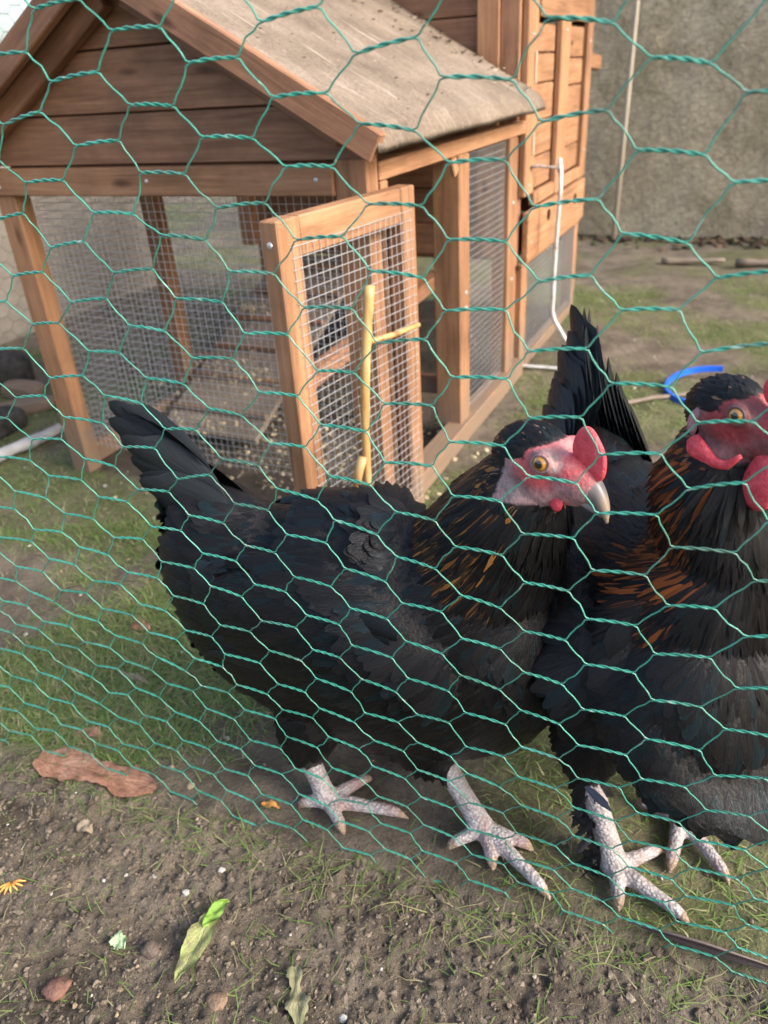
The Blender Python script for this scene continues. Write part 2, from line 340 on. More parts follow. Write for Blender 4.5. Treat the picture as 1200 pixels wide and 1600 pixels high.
quads = np.stack([ii[:-1, :-1], ii[:-1, 1:], ii[1:, 1:], ii[1:, :-1]], -1).reshape(-1, 4)
D = (GX-FA[0])*FN[0]+(GY-FA[1])*FN[1]
def grassiness(x, y, d):
    """0 bare soil, 1 green: patchy lawn inside the run, worn where the hens scratch"""
    g = np.clip((fbm(x, y, 5, 4, 51)-.40)*4, 0, 1)*np.clip((d+.02)/.04, 0, 1)
    u = (x-FA[0])*FE[0]+(y-FA[1])*FE[1]
    g = np.clip(g+.55*np.exp(-(((u-.10)/.16)**2+((d-.16)/.14)**2))*np.clip((d+.02)/.04, 0, 1), 0, 1)
    worn = np.exp(-(((u-.42)/.25)**2+((d-.02)/.10)**2)); return g*(1-.75*worn)
cl_ = GX*0
lx = (GX-CK[0])*CX[0]+(GY-CK[1])*CX[1]; ly = (GX-CK[0])*CY[0]+(GY-CK[1])*CY[1]
inside = (lx > -.68) & (lx < -.01) & (ly > .02) & (ly < 1.35)
gr_ = grassiness(GX, GY, D)*(~inside)
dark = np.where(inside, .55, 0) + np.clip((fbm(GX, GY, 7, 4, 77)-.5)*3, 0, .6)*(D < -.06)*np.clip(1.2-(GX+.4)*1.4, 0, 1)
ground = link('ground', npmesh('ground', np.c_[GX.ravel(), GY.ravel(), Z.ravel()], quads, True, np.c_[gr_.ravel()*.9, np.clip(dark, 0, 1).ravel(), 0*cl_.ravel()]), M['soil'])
tag(ground, 'bare trodden earth with patches of short grass', None, None, 'structure')

# ------------------------------------------------------------------ walls round the yard
def slab_wall(name, p0, p1, h, th, mat, amp, label, cat, step=.03):
    p0 = np.array(p0); p1 = np.array(p1); L = np.linalg.norm(p1-p0); e = (p1-p0)/L; n = np.array([e[1], -e[0], 0])
    na = int(L/step); nb = int(h/step); V = []; F = []
    for side in (0, 1):
        for j in range(nb+1):
            for i in range(na+1):
                a = i*L/na; b = -.05+j*(h+.05)/nb
                q = (fbm(np.array(a), np.array(b), 3, 4, 90+side)-.5)*amp*2 + (fbm(np.array(a), np.array(b), 22, 2, 95)-.5)*amp
                V.append(p0+e*a+n*((th/2 if side == 0 else -th/2)+(float(q) if side == 0 else 0))+np.array([0, 0, b]))
        o = side*(na+1)*(nb+1)
        for j in range(nb):
            for i in range(na):
                a = o+j*(na+1)+i; f = (a, a+1, a+na+2, a+na+1); F.append(f if side == 0 else f[::-1])
    o = (na+1)*(nb+1)
    for i in range(na): a = nb*(na+1)+i; F.append((a, a+1, o+a+1, o+a))
    for j in range(nb):
        a = j*(na+1); F.append((a+na+1, a, o+a, o+a+na+1)); a += na; F.append((a, a+na+1, o+a+na+1, o+a))
    w = link(name, pymesh(name, V, F, True), M[mat]); tag(w, label, cat); return w
slab_wall('garden_wall', coopP(-1.6, 2.55), coopP(2.6, 2.55), 1.55, .12, 'wall', .012, 'mottled mossy rendered wall closing the yard behind the coop', 'wall')
slab_wall('boundary_wall', coopP(-1.62, 1.36), coopP(-1.62, -.9), .62, .1, 'palewall', .006, 'low pale rendered wall to the left of the coop', 'wall')

# ------------------------------------------------------------------ chicken coop
coop = empty('chicken_coop', CK, C_ROT)
tag(coop, 'orange-brown wooden chicken coop with gabled run and taller nest house', 'coop')
Wd, LEN = .69, .75                                            # run width and length
def post(x, y, z0, z1, wx=.035, wy=.035, mat='wood', name='post', par=coop): return board(name, par, (x, y, z0), (x, y, z1), wx, wy, (1, 0, 0), mat)
# front frame
post(-.668, .018, .0, .512, .042, .034); post(-.026, .016, .0, .556, .048, .034)
board('rail', coop, (-.69, .004, .531), (-.050, .004, .531), .040, .022)   # beam under the gable
wire_grid('wire_mesh', coop, (-.647, .037, .045), (1, 0, 0), (0, 0, 1), .597, .468)
# gable boards, cut to the roof pitch
SL = .575; RX, RZ = -.350, .812
def roof_z(x): return RZ - SL*abs(x-RX)
gz_ = [.553, .6215, .7015, .792]
for k in range(3):
    z0, z1 = gz_[k]+.0012, gz_[k+1]-.0012; d0 = .012
    def xl(z): return RX-(RZ-.035-z)/SL
    def xr(z): return RX+(RZ-.035-z)/SL
    a0, a1 = max(xl(z0), -.685), min(xr(z0), -.004); b0, b1 = max(xl(min(z1, RZ-.036)), -.685), min(xr(min(z1, RZ-.036)), -.004)
    poly = [(a0, z0), (a1, z0), (b1, min(z1, RZ-.036)), (b0, min(z1, RZ-.036))]
    prism('gable_board', coop, poly, (0, .020, 0), (1, 0, 0), (0, 0, 1), .013, 'wood_panel')
prism('added_gable_backing', coop, [(-.645, .530), (-.052, .530), (-.004, .575), (RX, RZ-.040), (-.685, .58)], (0, .026, 0), (1, 0, 0), (0, 0, 1), .003, 'wood_panel', 0)  # added panel, stops light leaking between the gable boards
# inner barge batten on the left slope and the two bargeboards out front
for sgn in (-1, 1):
    xe = RX+sgn*(.39); n = Vector((sgn*SL, 0, 1)).normalized()
    def at(x, dz, y): return Vector((x, y, roof_z(x)+dz))
    board('bargeboard', coop, at(RX+sgn*.004, -.016, -.052), at(xe, -.016, -.052), .036, .016, tuple(n), 'wood_panel')
    board('batten', coop, at(RX+sgn*.02, -.040, -.012), at(RX+sgn*.325, -.040, -.012), .032, .020, tuple(n), 'wood_panel')
# roof: felted boards on both slopes, rolled over at the eave
def roof_panel(sgn):
    ny_, nx_ = 36, 26; V = []; F = []
    for side in (0, 1):
        for j in range(ny_+1):
            for i in range(nx_+1):
                s = i/nx_*.455; y = -.058+j/ny_*(LEN-.012+.058)
                drop = 0; out = s
                if s > .445: drop = (s-.445)*1.2
                c = 1/math.hypot(1, SL); x = RX+sgn*out*c; z = RZ+.004-out*c*SL-drop
                z += (float(fbm(np.array(s), np.array(y), 12, 3, 5+sgn))-.5)*.007
                if side: z -= .010
                V.append((x, y, z))
        o = side*(nx_+1)*(ny_+1)
        for j in range(ny_):
            for i in range(nx_):
                a = o+j*(nx_+1)+i; f = (a, a+1, a+nx_+2, a+nx_+1); F.append(f if (side == 0) == (sgn > 0) else f[::-1])
    o = (nx_+1)*(ny_+1)
    for j in range(ny_):
        a = j*(nx_+1)+nx_; F.append((a, o+a, o+a+nx_+1, a+nx_+1)); a -= nx_; F.append((a, a+nx_+1, o+a+nx_+1, o+a))
    for i in range(nx_):
        F.append((i, i+1, o+i+1, o+i)); a = ny_*(nx_+1)+i; F.append((a+1, a, o+a, o+a+1))
    me = pymesh('roof_panel', V, F, True); bm = bmesh.new(); bm.from_mesh(me); bmesh.ops.recalc_face_normals(bm, faces=bm.faces[:]); bm.to_mesh(me); bm.free()
    return link('roof_panel', me, M['felt'], coop)
roof_r = roof_panel(1); roof_l = roof_panel(-1)
# loose litter lying on the felt by the house wall
V = []; F = []; C = []
for k in range(190):
    y = LEN-.02-abs(rnd.gauss(0, .10)); s = rnd.uniform(.0, .43); c = 1/math.hypot(1, SL); x = RX+s*c; z = RZ+.007-s*c*SL
    if k > 120: y = rnd.uniform(-.04, LEN-.03)
    r = rnd.uniform(.0012, .0042)*(.6 if k > 120 else 1); b = len(V)
    for q in range(6): V.append((x+rnd.uniform(-1, 1)*r*1.8, y+rnd.uniform(-1, 1)*r*1.8, z+rnd.uniform(-.2, 1)*r))
    for f in ((0, 1, 2), (0, 2, 3), (0, 3, 4), (1, 2, 5), (2, 3, 5), (3, 4, 5), (0, 4, 1), (1, 4, 5)): F.append(tuple(b+i for i in f))
    cc = rnd.choice([(.05, .035, .025), (.12, .08, .05), (.45, .36, .24), (.08, .06, .045), (.55, .5, .42)]); C += [cc]*6
o = link('roof_litter', pymesh('roof_litter', V, F, False, C), M['crumb'], coop); o['kind'] = 'stuff'
# right side frame: corner, door jamb, far post, top rail, bottom plank
board('rail', coop, (-.011, .035, .5365), (-.011, LEN+.10, .5365), .024, .022)
post(-.016, .049, .0, .5235, .032, .022)
post(-.026, .377, .03, .5235, .050, .052)
post(-.020, .680, .02, .5235, .036, .052)
board('sole_plate', coop, (-.010, .04, .022), (-.010, .76, .022), .040, .040, (0, 0, 1))
wire_grid('wire_mesh', coop, (-.012, .404, .044), (0, 1, 0), (0, 0, 1), .252, .478)
for (y, z) in ((.383, .285), (.383, .262)): pass
def screw(x, y, z, n=(1, 0, 0), par=coop, r=.0042):
    bm = bmesh.new(); bmesh.ops.create_uvsphere(bm, u_segments=10, v_segments=6, radius=r)
    q = Vector((0, 0, 1)).rotation_difference(Vector(n)).to_matrix()
    for v in bm.verts: v.co.z *= .4; v.co = q @ v.co
    me = bpy.data.meshes.new('screw'); bm.to_mesh(me); bm.free(); return link('screw', me, M['galv'], par, Matrix.Translation((x, y, z)))
for q in ((-.665, -.0073, .542), (-.665, -.0073, .524), (-.36, -.0073, .532), (-.075, -.0073, .532)): screw(*q, (0, -1, 0), coop, .003)
for q in ((.0012, .795, .42), (.0012, .795, .58), (.0012, .795, .70), (.0086, 1.05, .39), (.0086, 1.05, .71), (.0055, 1.335, .44), (.0055, 1.335, .69), (.0090, .80, .30), (.0090, 1.335, .29)): screw(*q, (1, 0, 0), coop, .0032)
screw(-.0005, .383, .290); screw(-.0005, .383, .262); screw(-.0015, .684, .40); screw(-.0015, .684, .245)
# left side frame and mesh
for y in (.018, .36, .70):
    if y > .02: post(-.672, y, 0 if y < .5 else .30, .5235)
board('rail', coop, (-.676, .035, .5365), (-.676, LEN, .5365), .024, .022)
board('sole_plate', coop, (-.678, .04, .022), (-.678, .74, .022), .040, .024, (0, 0, 1))
wire_grid('wire_mesh', coop, (-.688, .04, .044), (0, 1, 0), (0, 0, 1), .64, .478)
# nest house at the back: walls of horizontal boards
H0, H1, HX0, HX1, HZ = .755, 1.365, -.69, 0.0, .93
zb = [.275, .345, .42, .495, .575, .652, .738, .825, .93]
for k in range(len(zb)-1):
    board('wall_board', coop, (HX0+.035, H0+.010, (zb[k]+zb[k+1])/2), (HX1-.10, H0+.010, (zb[k]+zb[k+1])/2), zb[k+1]-zb[k]-.0025, .014, (0, 0, 1), 'wood_panel')
    board('wall_board', coop, (HX0+.008, H0+.03, (zb[k]+zb[k+1])/2), (HX0+.008, H1, (zb[k]+zb[k+1])/2), zb[k+1]-zb[k]-.0025, .012, (0, 0, 1), 'wood_panel')
    board('wall_board', coop, (HX0+.02, H1-.008, (zb[k]+zb[k+1])/2), (HX1-.02, H1-.008, (zb[k]+zb[k+1])/2), zb[k+1]-zb[k]-.0025, .012, (0, 0, 1), 'wood_panel')
post(-.078, H0+.004, .275, HZ, .046, .034); post(-.0345, H0+.012, .0, HZ, .040, .040, 'wood_panel')
post(-.672, H0+.012, .0, HZ, .034, .034); post(-.02, H1-.02, .0, HZ, .034, .034); post(-.672, H1-.02, .0, HZ, .034, .034)
board('floor_board', coop, (-.345, H0+.03, .268), (-.345, H1-.02, .268), .64, .012, (1, 0, 0), 'wood_panel')
# side with the plank door, stiles and rails proud of recessed planks
XS = -.006
def sbox(name, y0, y1, z0, z1, x=XS, th=.014, mat='wood', long='z', par=coop):
    if long == 'z': return board(name, par, (x, (y0+y1)/2, z0), (x, (y0+y1)/2, z1), y1-y0, th, (0, 1, 0), mat)
    return board(name, par, (x, y0, (z0+z1)/2), (x, y1, (z0+z1)/2), z1-z0, th, (0, 0, 1), mat)
sbox('stile', .758, .832, .40, .93); sbox('stile', 1.010, 1.095, .372, .728, .001); sbox('stile', 1.305, 1.365, .372, .93, -.002)
sbox('rail', .835, 1.303, .731, .80, -.001, .014, 'wood', 'y'); sbox('rail', .834, 1.303, .372, .400, -.003, .014, 'wood', 'y'); sbox('wall_board', .835, 1.303, .803, .93, -.008, .012, 'wood', 'y')
for (y0, y1) in ((.838, .998), (1.105, 1.296)):
    zs = [.404, .470, .540, .612, .668, .722] if y0 < 1 else [.404, .462, .530, .598, .656, .722]
    for k in range(5): sbox('door_plank', y0, y1, zs[k]+.0015, zs[k+1]-.0015, -.010, .010, 'wood', 'y')
board('wall_board', coop, (-.024, .835, .56), (-.024, 1.30, .56), .33, .004, (0, 0, 1), 'wood_panel')
for (z0, z1) in ((.612, .672), (.476, .522)):
    o = board('hinge_strip', coop, (.0030, .812, z0), (.0030, .812, z1), .007, .003, (0, 1, 0)); o.data.materials.clear(); o.data.materials.append(M['stake'])
# litter tray front with two discs painted dark as the shade in finger holes
tray = sbox('litter_tray', .772, 1.362, .262, .366, .002, .014, 'wood', 'y')
sbox('rail', .756, 1.362, .250, .2595, -.004, .012, 'wood', 'y')
for (y, z) in ((.951, .335), (1.239, .330)):
    T = Tubes(); a = np.linspace(0, 2*math.pi, 13)
    bm = bmesh.new(); bmesh.ops.create_cone(bm, cap_ends=True, segments=14, radius1=.013, radius2=.013, depth=.0016)
    me = bpy.data.meshes.new('finger_hole_disc'); bm.to_mesh(me); bm.free()
    if 'hole' not in M:
        t = NT('hole_shade', 1, 0); t.color((.02, .012, .008)); M['hole'] = t.m
    o = link('finger_hole_disc', me, M['hole'], tray)
    o.matrix_local = tray.matrix_basis.inverted() @ (Matrix.Translation((.0096, y, z)) @ Matrix.Rotation(R(90), 4, 'Y'))
post(-.018, .785, .0, .248, .036, .045); 
wire_grid('wire_mesh', coop, (-.004, .81, .03), (0, 1, 0), (0, 0, 1), .52, .215)
board('sole_plate', coop, (-.012, .81, .014), (-.012, 1.33, .014), .028, .026, (0, 0, 1))
board('perch_bracket', coop, (-.055, 1.367, .648), (-.055, 1.50, .640), .034, .12, (0, 0, 1))
# roof of the nest house, above the frame
for sgn in (-1, 1):
    n = Vector((sgn*SL, 0, 1)).normalized(); p0 = Vector((RX, H0-.05, 0)); 
    board('house_roof_panel', coop, (RX+sgn*.215, H0-.06, 1.165-.215*SL), (RX+sgn*.215, H1+.06, 1.165-.215*SL), .50, .014, tuple(Vector((1, 0, -sgn*SL)).normalized()), 'felt')
for k in range(2):
    y = H0+.010 if k == 0 else H1-.008
    prism('house_gable', coop, [(HX0, .932), (HX1, .932), (RX, .932+.345*SL)], (0, y+.006, 0), (1, 0, 0), (0, 0, 1), .012, 'wood_panel')
# ramp inside the run, from the house floor down to the litter
ramp = board('ramp', coop, (-.50, .74, .265), (-.50, .19, .020), .24, .012, (1, 0, 0), 'wood_grey')
for k in range(6):
    f = (k+.6)/6.2; p = Vector((-.50, .74, .265)).lerp(Vector((-.50, .19, .020)), f)
    board('ramp_slat', coop, (p.x-.118, p.y, p.z+.011), (p.x+.118, p.y, p.z+.011), .014, .010, (0, 1, 0), 'wood_panel')
board('roost_bar', coop, (-.23, .10, .17), (-.18, .70, .24), .03, .03, (0, 0, 1), 'wood_panel')
board('roost_bar', coop, (-.66, .40, .10), (-.05, .40, .10), .035, .02, (0, 0, 1), 'wood_panel')
board('door_frame_post', coop, (-.205, .40, .02), (-.205, .40, .52), .028, .028, (1, 0, 0), 'wood')
# wooden catch under the rail
board('turn_button', coop, (.004, .305, .522), (.004, .318, .500), .020, .008, (0, 1, 0), 'wood')

# ---- the open door of the run, swung right round towards the viewer
hinge = Vector((.022, .072, 0)); free = Vector((-.022, -.218, 0)); dx = (free-hinge).normalized(); LW = (free-hinge).length; dn = Vector((dx.y, -dx.x, 0))   # dn: face to the right
if dn.x < 0: dn = -dn
door = empty('door'); door.parent = coop; door.location = hinge; door.rotation_euler = (0, 0, math.atan2(dx.y, dx.x))
door['label'] = 'open mesh door of the run swung out past its front corner'
DB, DT = .020, .516
s_ = -1.0 if (Matrix.Rotation(math.atan2(dx.y, dx.x), 3, 'Z') @ Vector((0, 1, 0))).x < 0 else 1.0       # local +-y that faces right
board('stile', door, (LW-.020, 0, DB), (LW-.020, 0, DT), .040, .026, (1, 0, 0)); board('stile', door, (.018, 0, DB), (.018, 0, DT), .034, .026, (1, 0, 0))
board('rail', door, (.0355, 0, DT-.022), (LW-.0405, 0, DT-.022), .044, .024, (0, 0, 1)); board('rail', door, (.0355, 0, DB+.024), (LW-.0405, 0, DB+.024), .040, .024, (0, 0, 1))
wire_grid('wire_mesh', door, (.012, s_*.0150, DB+.02), (1, 0, 0), (0, 0, 1), LW-.030, DT-DB-.05)
screw(LW+.0005, 0, DT-.026, (1, 0, 0), door)
for z in (.12, .42):
    o = board('hinge', door, (.002, -s_*.0145, z-.02), (.002, -s_*.0145, z+.02), .03, .002, (1, 0, 0)); o.data.materials.clear(); o.data.materials.append(M['steel'])

# litter on the floor and ramp of the run: pale shavings
def shavings(name, spots, label):
    V = []; F = []; C = []
    for (cx, cy, cz, sx, sy, sz, n) in spots:
        for k in range(n):
            p = np.array([cx+rnd.gauss(0, sx), cy+rnd.gauss(0, sy), cz+abs(rnd.gauss(0, sz))]); r = rnd.uniform(.002, .006)
            a = np.array([rnd.gauss(0, 1), rnd.gauss(0, 1), rnd.gauss(0, .5)]); a /= np.linalg.norm(a); b_ = np.cross(a, [rnd.gauss(0, .4), rnd.gauss(0, .4), 1]); b_ /= np.linalg.norm(b_)
            b = len(V); nn = np.cross(a, b_)
            for (q, w_, h_) in ((-1, .5, .3), (0, .6, 0), (1, .45, .4)): V += [p+a*r*q-b_*r*w_+nn*r*h_, p+a*r*q+b_*r*w_+nn*r*h_]
            F += [(b, b+1, b+3, b+2), (b+2, b+3, b+5, b+4)]; g = rnd.uniform(.6, 1.1); C += [(.52*g, .43*g, .28*g)]*6
    o = link(name, pymesh(name, V, F, False, C), M['grass']); tag(o, label, 'shavings', None, 'stuff'); return o
def cw(x, y, z, *r): p = coopP(x, y, z); return (p[0], p[1], p[2], *r)
shavings('wood_shavings', [cw(-.30, .15, .01, .13, .12, .004, 260), cw(-.14, .25, .01, .09, .14, .004, 160), cw(-.58, .54, .185, .025, .03, .010, 150), cw(-.5, .36, .105, .08, .09, .010, 240), cw(-.5, .22, .04, .08, .03, .006, 130), cw(-.4, .45, .008, .14, .2, .004, 160)], 'pale wood shavings strewn over the earth inside the run')

# ------------------------------------------------------------------ latch and rod by the house, cane on the door
latch = empty('door_latch', coopP(.002, .80, .455), C_ROT); tag(latch, 'thin rusty metal latch arm on the side of the nest house', 'latch')
T = Tubes(); T.add([(0, .0, 0), (.012, .012, .002), (.05, .055, -.008)], .0035, 6); link('arm', T.mesh('arm'), M['steel'], latch)
T = Tubes(); T.add([(.05, .055, -.018), (.05, .055, .012)], .0048, 8); link('pin', T.mesh('pin'), M['rod'], latch)
rodp = [coopP(.054, .857, .452), coopP(.056, .857, .40), coopP(.052, .86, .30), coopP(.050, .862, .20), coopP(.050, .864, .128), coopP(.056, .864, .108), coopP(.098, .85, .052), coopP(.135, .84, .012)]
T = Tubes(); P_ = np.array(rodp); T.add(P_, .0048, 8); rod = link('bent_rod', T.mesh('bent_rod'), M['rod']); tag(rod, 'white bent metal rod hanging from the latch on the nest house', 'rod')
sq = coopP(.02, .80, .010); o = link('metal_strip', box_mesh('metal_strip', .14, .012, .004, .001), M['rod'], None, Matrix.Translation(Vector(sq)) @ Matrix.Rotation(C_ROT+.05, 4, 'Z')); tag(o, 'pale metal strip lying on the ground below the bent rod', 'strip')

dm = Matrix.Translation(Vector(CK)) @ Matrix.Rotation(C_ROT, 4, 'Z') @ Matrix.Translation(hinge) @ Matrix.Rotation(math.atan2(dx.y, dx.x), 4, 'Z')
def doorP(a, b, z): return dm @ Vector((a, s_*b, z))
cane = empty('bamboo_cane', doorP(.228, .045, 0)); tag(cane, 'yellow bamboo cane leaning upright against the open mesh door', 'cane')
c0 = doorP(.228, .045, .0); c1 = doorP(.146, .026, .415); base = Vector(cane.location)
pts = []; rad = []
for k in range(29):
    f = k/28; p = c0.lerp(c1, f)-base; pts.append(p+Vector((.003*math.sin(f*7), .002*math.sin(f*5), 0))); nd = max(0, 1-abs((f*5.2) % 1-.5)*18); rad.append((.0047+.0027*f)*(1+.25*nd+.05*math.sin(k*1.9)))
T = Tubes(); T.add(pts, rad, 10); link('stem', T.mesh('stem'), M['bamboo'], cane)
j = c0.lerp(c1, .83)-base; T = Tubes(); j2 = doorP(.040, .036, .336)-base; T.add([j, j.lerp(j2, .5)+Vector((0, 0, -.002)), j2], [.0045, .0040, .0036], 8); link('side_twig', T.mesh('side_twig'), M['bamboo'], cane)
j = c0.lerp(c1, .42)-base; T = Tubes(); T.add([j+Vector((-.004, -.006, .022)), j+Vector((-.012, -.010, .0)), j+Vector((-.018, -.012, -.034))], [.006, .0065, .005], 8); link('broken_shoot', T.mesh('broken_shoot'), M['bamboo'], cane)

# ------------------------------------------------------------------ second fence on the wall, stake, yard clutter
def hex_net(P, cols_, rows, h, r, sides=4):
    T = Tubes()
    for i in cols_:
        for j in rows:
            v = j+(.5 if i % 2 else 0); a = P(i-h, v); b = P(i+h, v); T.add([a, b], r*1.5, sides, False)
            T.add([b, P(i+1-h, v+.5)], r, sides, False); T.add([b, P(i+1-h, v-.5)], r, sides, False)
    return T
nf = empty('wall_netting', coopP(0, 2.44, 0), C_ROT); tag(nf, 'weathered grey hexagonal netting standing against the mossy wall', 'netting')
T = hex_net(lambda i, v: np.array([-.5+i*.034+.002*math.sin(v*3+i), .004*math.sin(i*.7+v), 1.30-v*.030]), range(0, 78), range(0, 43), .31, .0006); link('netting', T.mesh('netting'), M['greywire'], nf)
T = Tubes(); T.add([(.0, -.010, .0), (.008, -.010, .5), (.014, -.012, 1.0), (.02, -.010, 1.45)], [.011, .010, .009, .009], 7)
st = link('wooden_stake', T.mesh('wooden_stake'), M['stake'], None, Matrix.Translation(Vector(coopP(-.066, 2.41, .0))) @ Matrix.Rotation(C_ROT, 4, 'Z')); tag(st, 'thin pale wooden stake standing upright against the back wall', 'stake')
nl = empty('side_netting', coopP(-1.40, 0, 0), C_ROT); tag(nl, 'hexagonal netting in front of the low pale wall on the left', 'netting')
T = hex_net(lambda i, v: np.array([.004*math.sin(i*.7+v), -.3+i*.045, 1.0-v*.040]), range(0, 44), range(0, 25), .31, .0009); link('netting', T.mesh('netting'), M['greywire'], nl)

# blue hoop, half hidden by the hen on the right
hp = empty('blue_hoop', (.735, 1.555, 0)); tag(hp, 'bright blue plastic hoop lying on the grass behind the right hen', 'hoop')
n = 40; V = []; F = []
for k in range(n+1):
    a = R(62)+R(200)*k/n; rr = .098; w = .010+.010*max(0, math.sin(a*1.0-R(160))); cz = .016+.012*math.sin(a+.5)
    c = np.array([math.cos(a)*rr*1.05, math.sin(a)*rr*.95, cz]); o_ = np.array([math.cos(a), math.sin(a), 0])
    for (p, q) in ((-.5, -1), (.5, -1), (.5, 1), (-.5, 1)): V.append(c+o_*p*.006+np.array([0, 0, q*w*.6]))
for k in range(n):
    for q in range(4): a = k*4+q; b = k*4+(q+1) % 4; F.append((a, b, b+4, a+4))
F += [(3, 2, 1, 0), tuple(n*4+q for q in range(4))]; link('band', pymesh('band', V, F, False), M['blue'], hp)

def stick(name, p0, p1, r, mat, label, cat, bend=.01, sides=7):
    p0 = np.array(p0, float); p1 = np.array(p1, float); T = Tubes(); m = 9; off = rng.normal(0, 1, 3)*bend; pts = []; rad = []
    for k in range(m): f = k/(m-1); pts.append(p0*(1-f)+p1*f+off*math.sin(f*math.pi)*np.array([1, 1, .3])+rng.normal(0, .0015, 3)); rad.append(r*(1-.3*f)*(1+.15*math.sin(k*2.3)))
    T.add(pts, rad, sides); o = link(name, T.mesh(name), M[mat]); tag(o, label, cat); return o
stick('dry_twig', (.50, 1.515, .012), (.74, 1.56, .012), .006, 'wood_grey', 'dry grey twig lying in front of the blue hoop', 'twig')
stick('pale_stick', (1.04, 2.77, .016), (1.24, 2.72, .016), .013, 'wood_grey', 'pale weathered stick on the far grass, left of two', 'stick', .004)
stick('pale_stick', (1.26, 2.67, .017), (1.55, 2.60, .017), .014, 'wood_grey', 'pale weathered stick on the far grass nearest the right edge', 'stick', .004)
# left clutter
pp = stick('grey_pipe', (-.86, 1.30, .022), (-.69, 1.565, .022), .016, 'pipe', 'grey pipe lying on the ground left of the coop', 'pipe', 0, 10)
def chunk(name, c, size, rz, mat, label, cat):
    bm = bmesh.new(); bmesh.ops.create_icosphere(bm, subdivisions=3, radius=1)
    for v in bm.verts:
        n = 1+.35*(float(fbm(np.array(v.co.x*1.3+c[0]*9), np.array(v.co.y*1.3+v.co.z), 1.5, 3, 8))-.5); s = v.co*n
        v.co = Vector((math.copysign(abs(s.x)**.6, s.x)*size[0], math.copysign(abs(s.y)**.7, s.y)*size[1], math.copysign(abs(s.z)**.7, s.z)*size[2]))
    me = bpy.data.meshes.new(name); bm.to_mesh(me); bm.free(); o = link(name, me, M[mat], None, Matrix.Translation(Vector((c[0], c[1], size[2]*.8))) @ Matrix.Rotation(rz, 4, 'Z')); tag(o, label, cat); return o
if True:
    t = NT('dark_char', .9, .2); t.color(t.ramp(t.noise(t.coord(), 40, 5), [(.3, (.015, .014, .014)), (.7, (.06, .055, .05))])); t.bump(t.noise(t.coord(), 70, 5), .8, .006); M['char'] = t.m
chunk('wood_chunk', (-.83, 1.72), (.075, .028, .02), .5, 'wood_bark', 'reddish split wood chunk beside the left post of the coop', 'wood')
chunk('wood_chunk', (-.87, 1.83), (.06, .03, .024), -.4, 'wood_bark', 'reddish split wood chunk farther back near the pale wall', 'wood')
chunk('dark_log', (-.98, 1.93), (.10, .05, .05), .2, 'char', 'blackened log at the foot of the pale wall', 'log')
chunk('dark_log', (-.84, 1.60), (.07, .04, .03), 1.1, 'char', 'blackened log end between the grey pipe and the wood chunks', 'log')

# ------------------------------------------------------------------ hexagonal wire fence in front
POLY = [(p, q) for p in range(4) for q in range(4-p)]
PC = np.array([[0.48844, 0.42304], [0.00219, -0.27002], [0.00098, -0.00128], [-0.00011, 0.0127], [0.29819, -0.0077], [-0.00721, -0.01573], [0.00162, -0.00491], [0.00439, 0.00579], [0.00555, 0.01054], [0.00173, 0.01761]])
LEAN = R(-3)
def fence_uv(i, v):
    a = (i-3)/7; b = (v-6.5)/7; ac = min(max(a, -1.0), .95); bc = min(max(b, -1.05), 1.08)
    base = np.array([ac**p*bc**q for p, q in POLY]) @ PC
    return base + np.array([.2982*(a-ac), -.262*(b-bc)])
_j = {}
def fence_node(i, v, side):
    """knot of the netting in the fence's own frame (x along, y behind, z up)"""
    k = (i, v, side)
    if k not in _j:
        u, w = fence_uv(i+side*.3127, v); q = rng.normal(0, .0015, 2)
        bul = .012*math.sin(u*5.1+.4)*math.sin(w*6+.3)+.004*math.sin(u*13+w*9)
        _j[k] = np.array([u+q[0], math.sin(LEAN)*w+bul*.6, w*math.cos(LEAN)+q[1]])
    return _j[k]
fence = empty('wire_fence', FA, F_ROT); tag(fence, 'green plastic-coated hexagonal chicken wire fence across the foreground', 'fence')
TT, TS = Tubes(), Tubes()
RW = .00061
for i in range(-9, 15):
    for jj in range(-5, 20):
        v = jj+(.5 if i % 2 else 0); L_ = fence_node(i, v, -1); R_ = fence_node(i, v, 1)
        if (L_[2]+R_[2])/2 < -.035: continue
        n_t = 17; ph = rnd.uniform(0, 6); d = R_-L_; x, y, _ = frame(d); tw = rnd.uniform(3.2, 4.0)*math.pi
        for s in (0, 1):
            P_ = []
            for k in range(n_t):
                f = k/(n_t-1); e_ = min(1, min(f, 1-f)*9); a = ph+s*math.pi+tw*f
                P_.append(L_+d*f+(x*math.cos(a)+y*math.sin(a))*RW*.98*e_+np.array([0, 0, .0006*math.sin(f*math.pi)]))
            TT.add(P_, RW, 5, False)
        for dv in (.5, -.5):
            N_ = fence_node(i+1, v+dv, -1)
            if N_[2] < -.06: continue
            m_ = (R_+N_)/2+rng.normal(0, .0007, 3); q1 = R_*.8+N_*.2; q2 = R_*.2+N_*.8
            off = (R_-L_)/np.linalg.norm(R_-L_)
            P_ = [R_-off*.001, R_+(N_-R_)*.06+off*.0012, q1*.75+m_*.25, m_, q2*.75+m_*.25, N_+(R_-N_)*.06-off*.0012, N_+off*.001]
            TS.add(P_, RW*.88, 5, False)
link('twisted_wire', TT.mesh('twisted_wire'), M['green'], fence)['kind'] = 'stuff'
link('single_wire', TS.mesh('single_wire'), M['green'], fence)['kind'] = 'stuff'

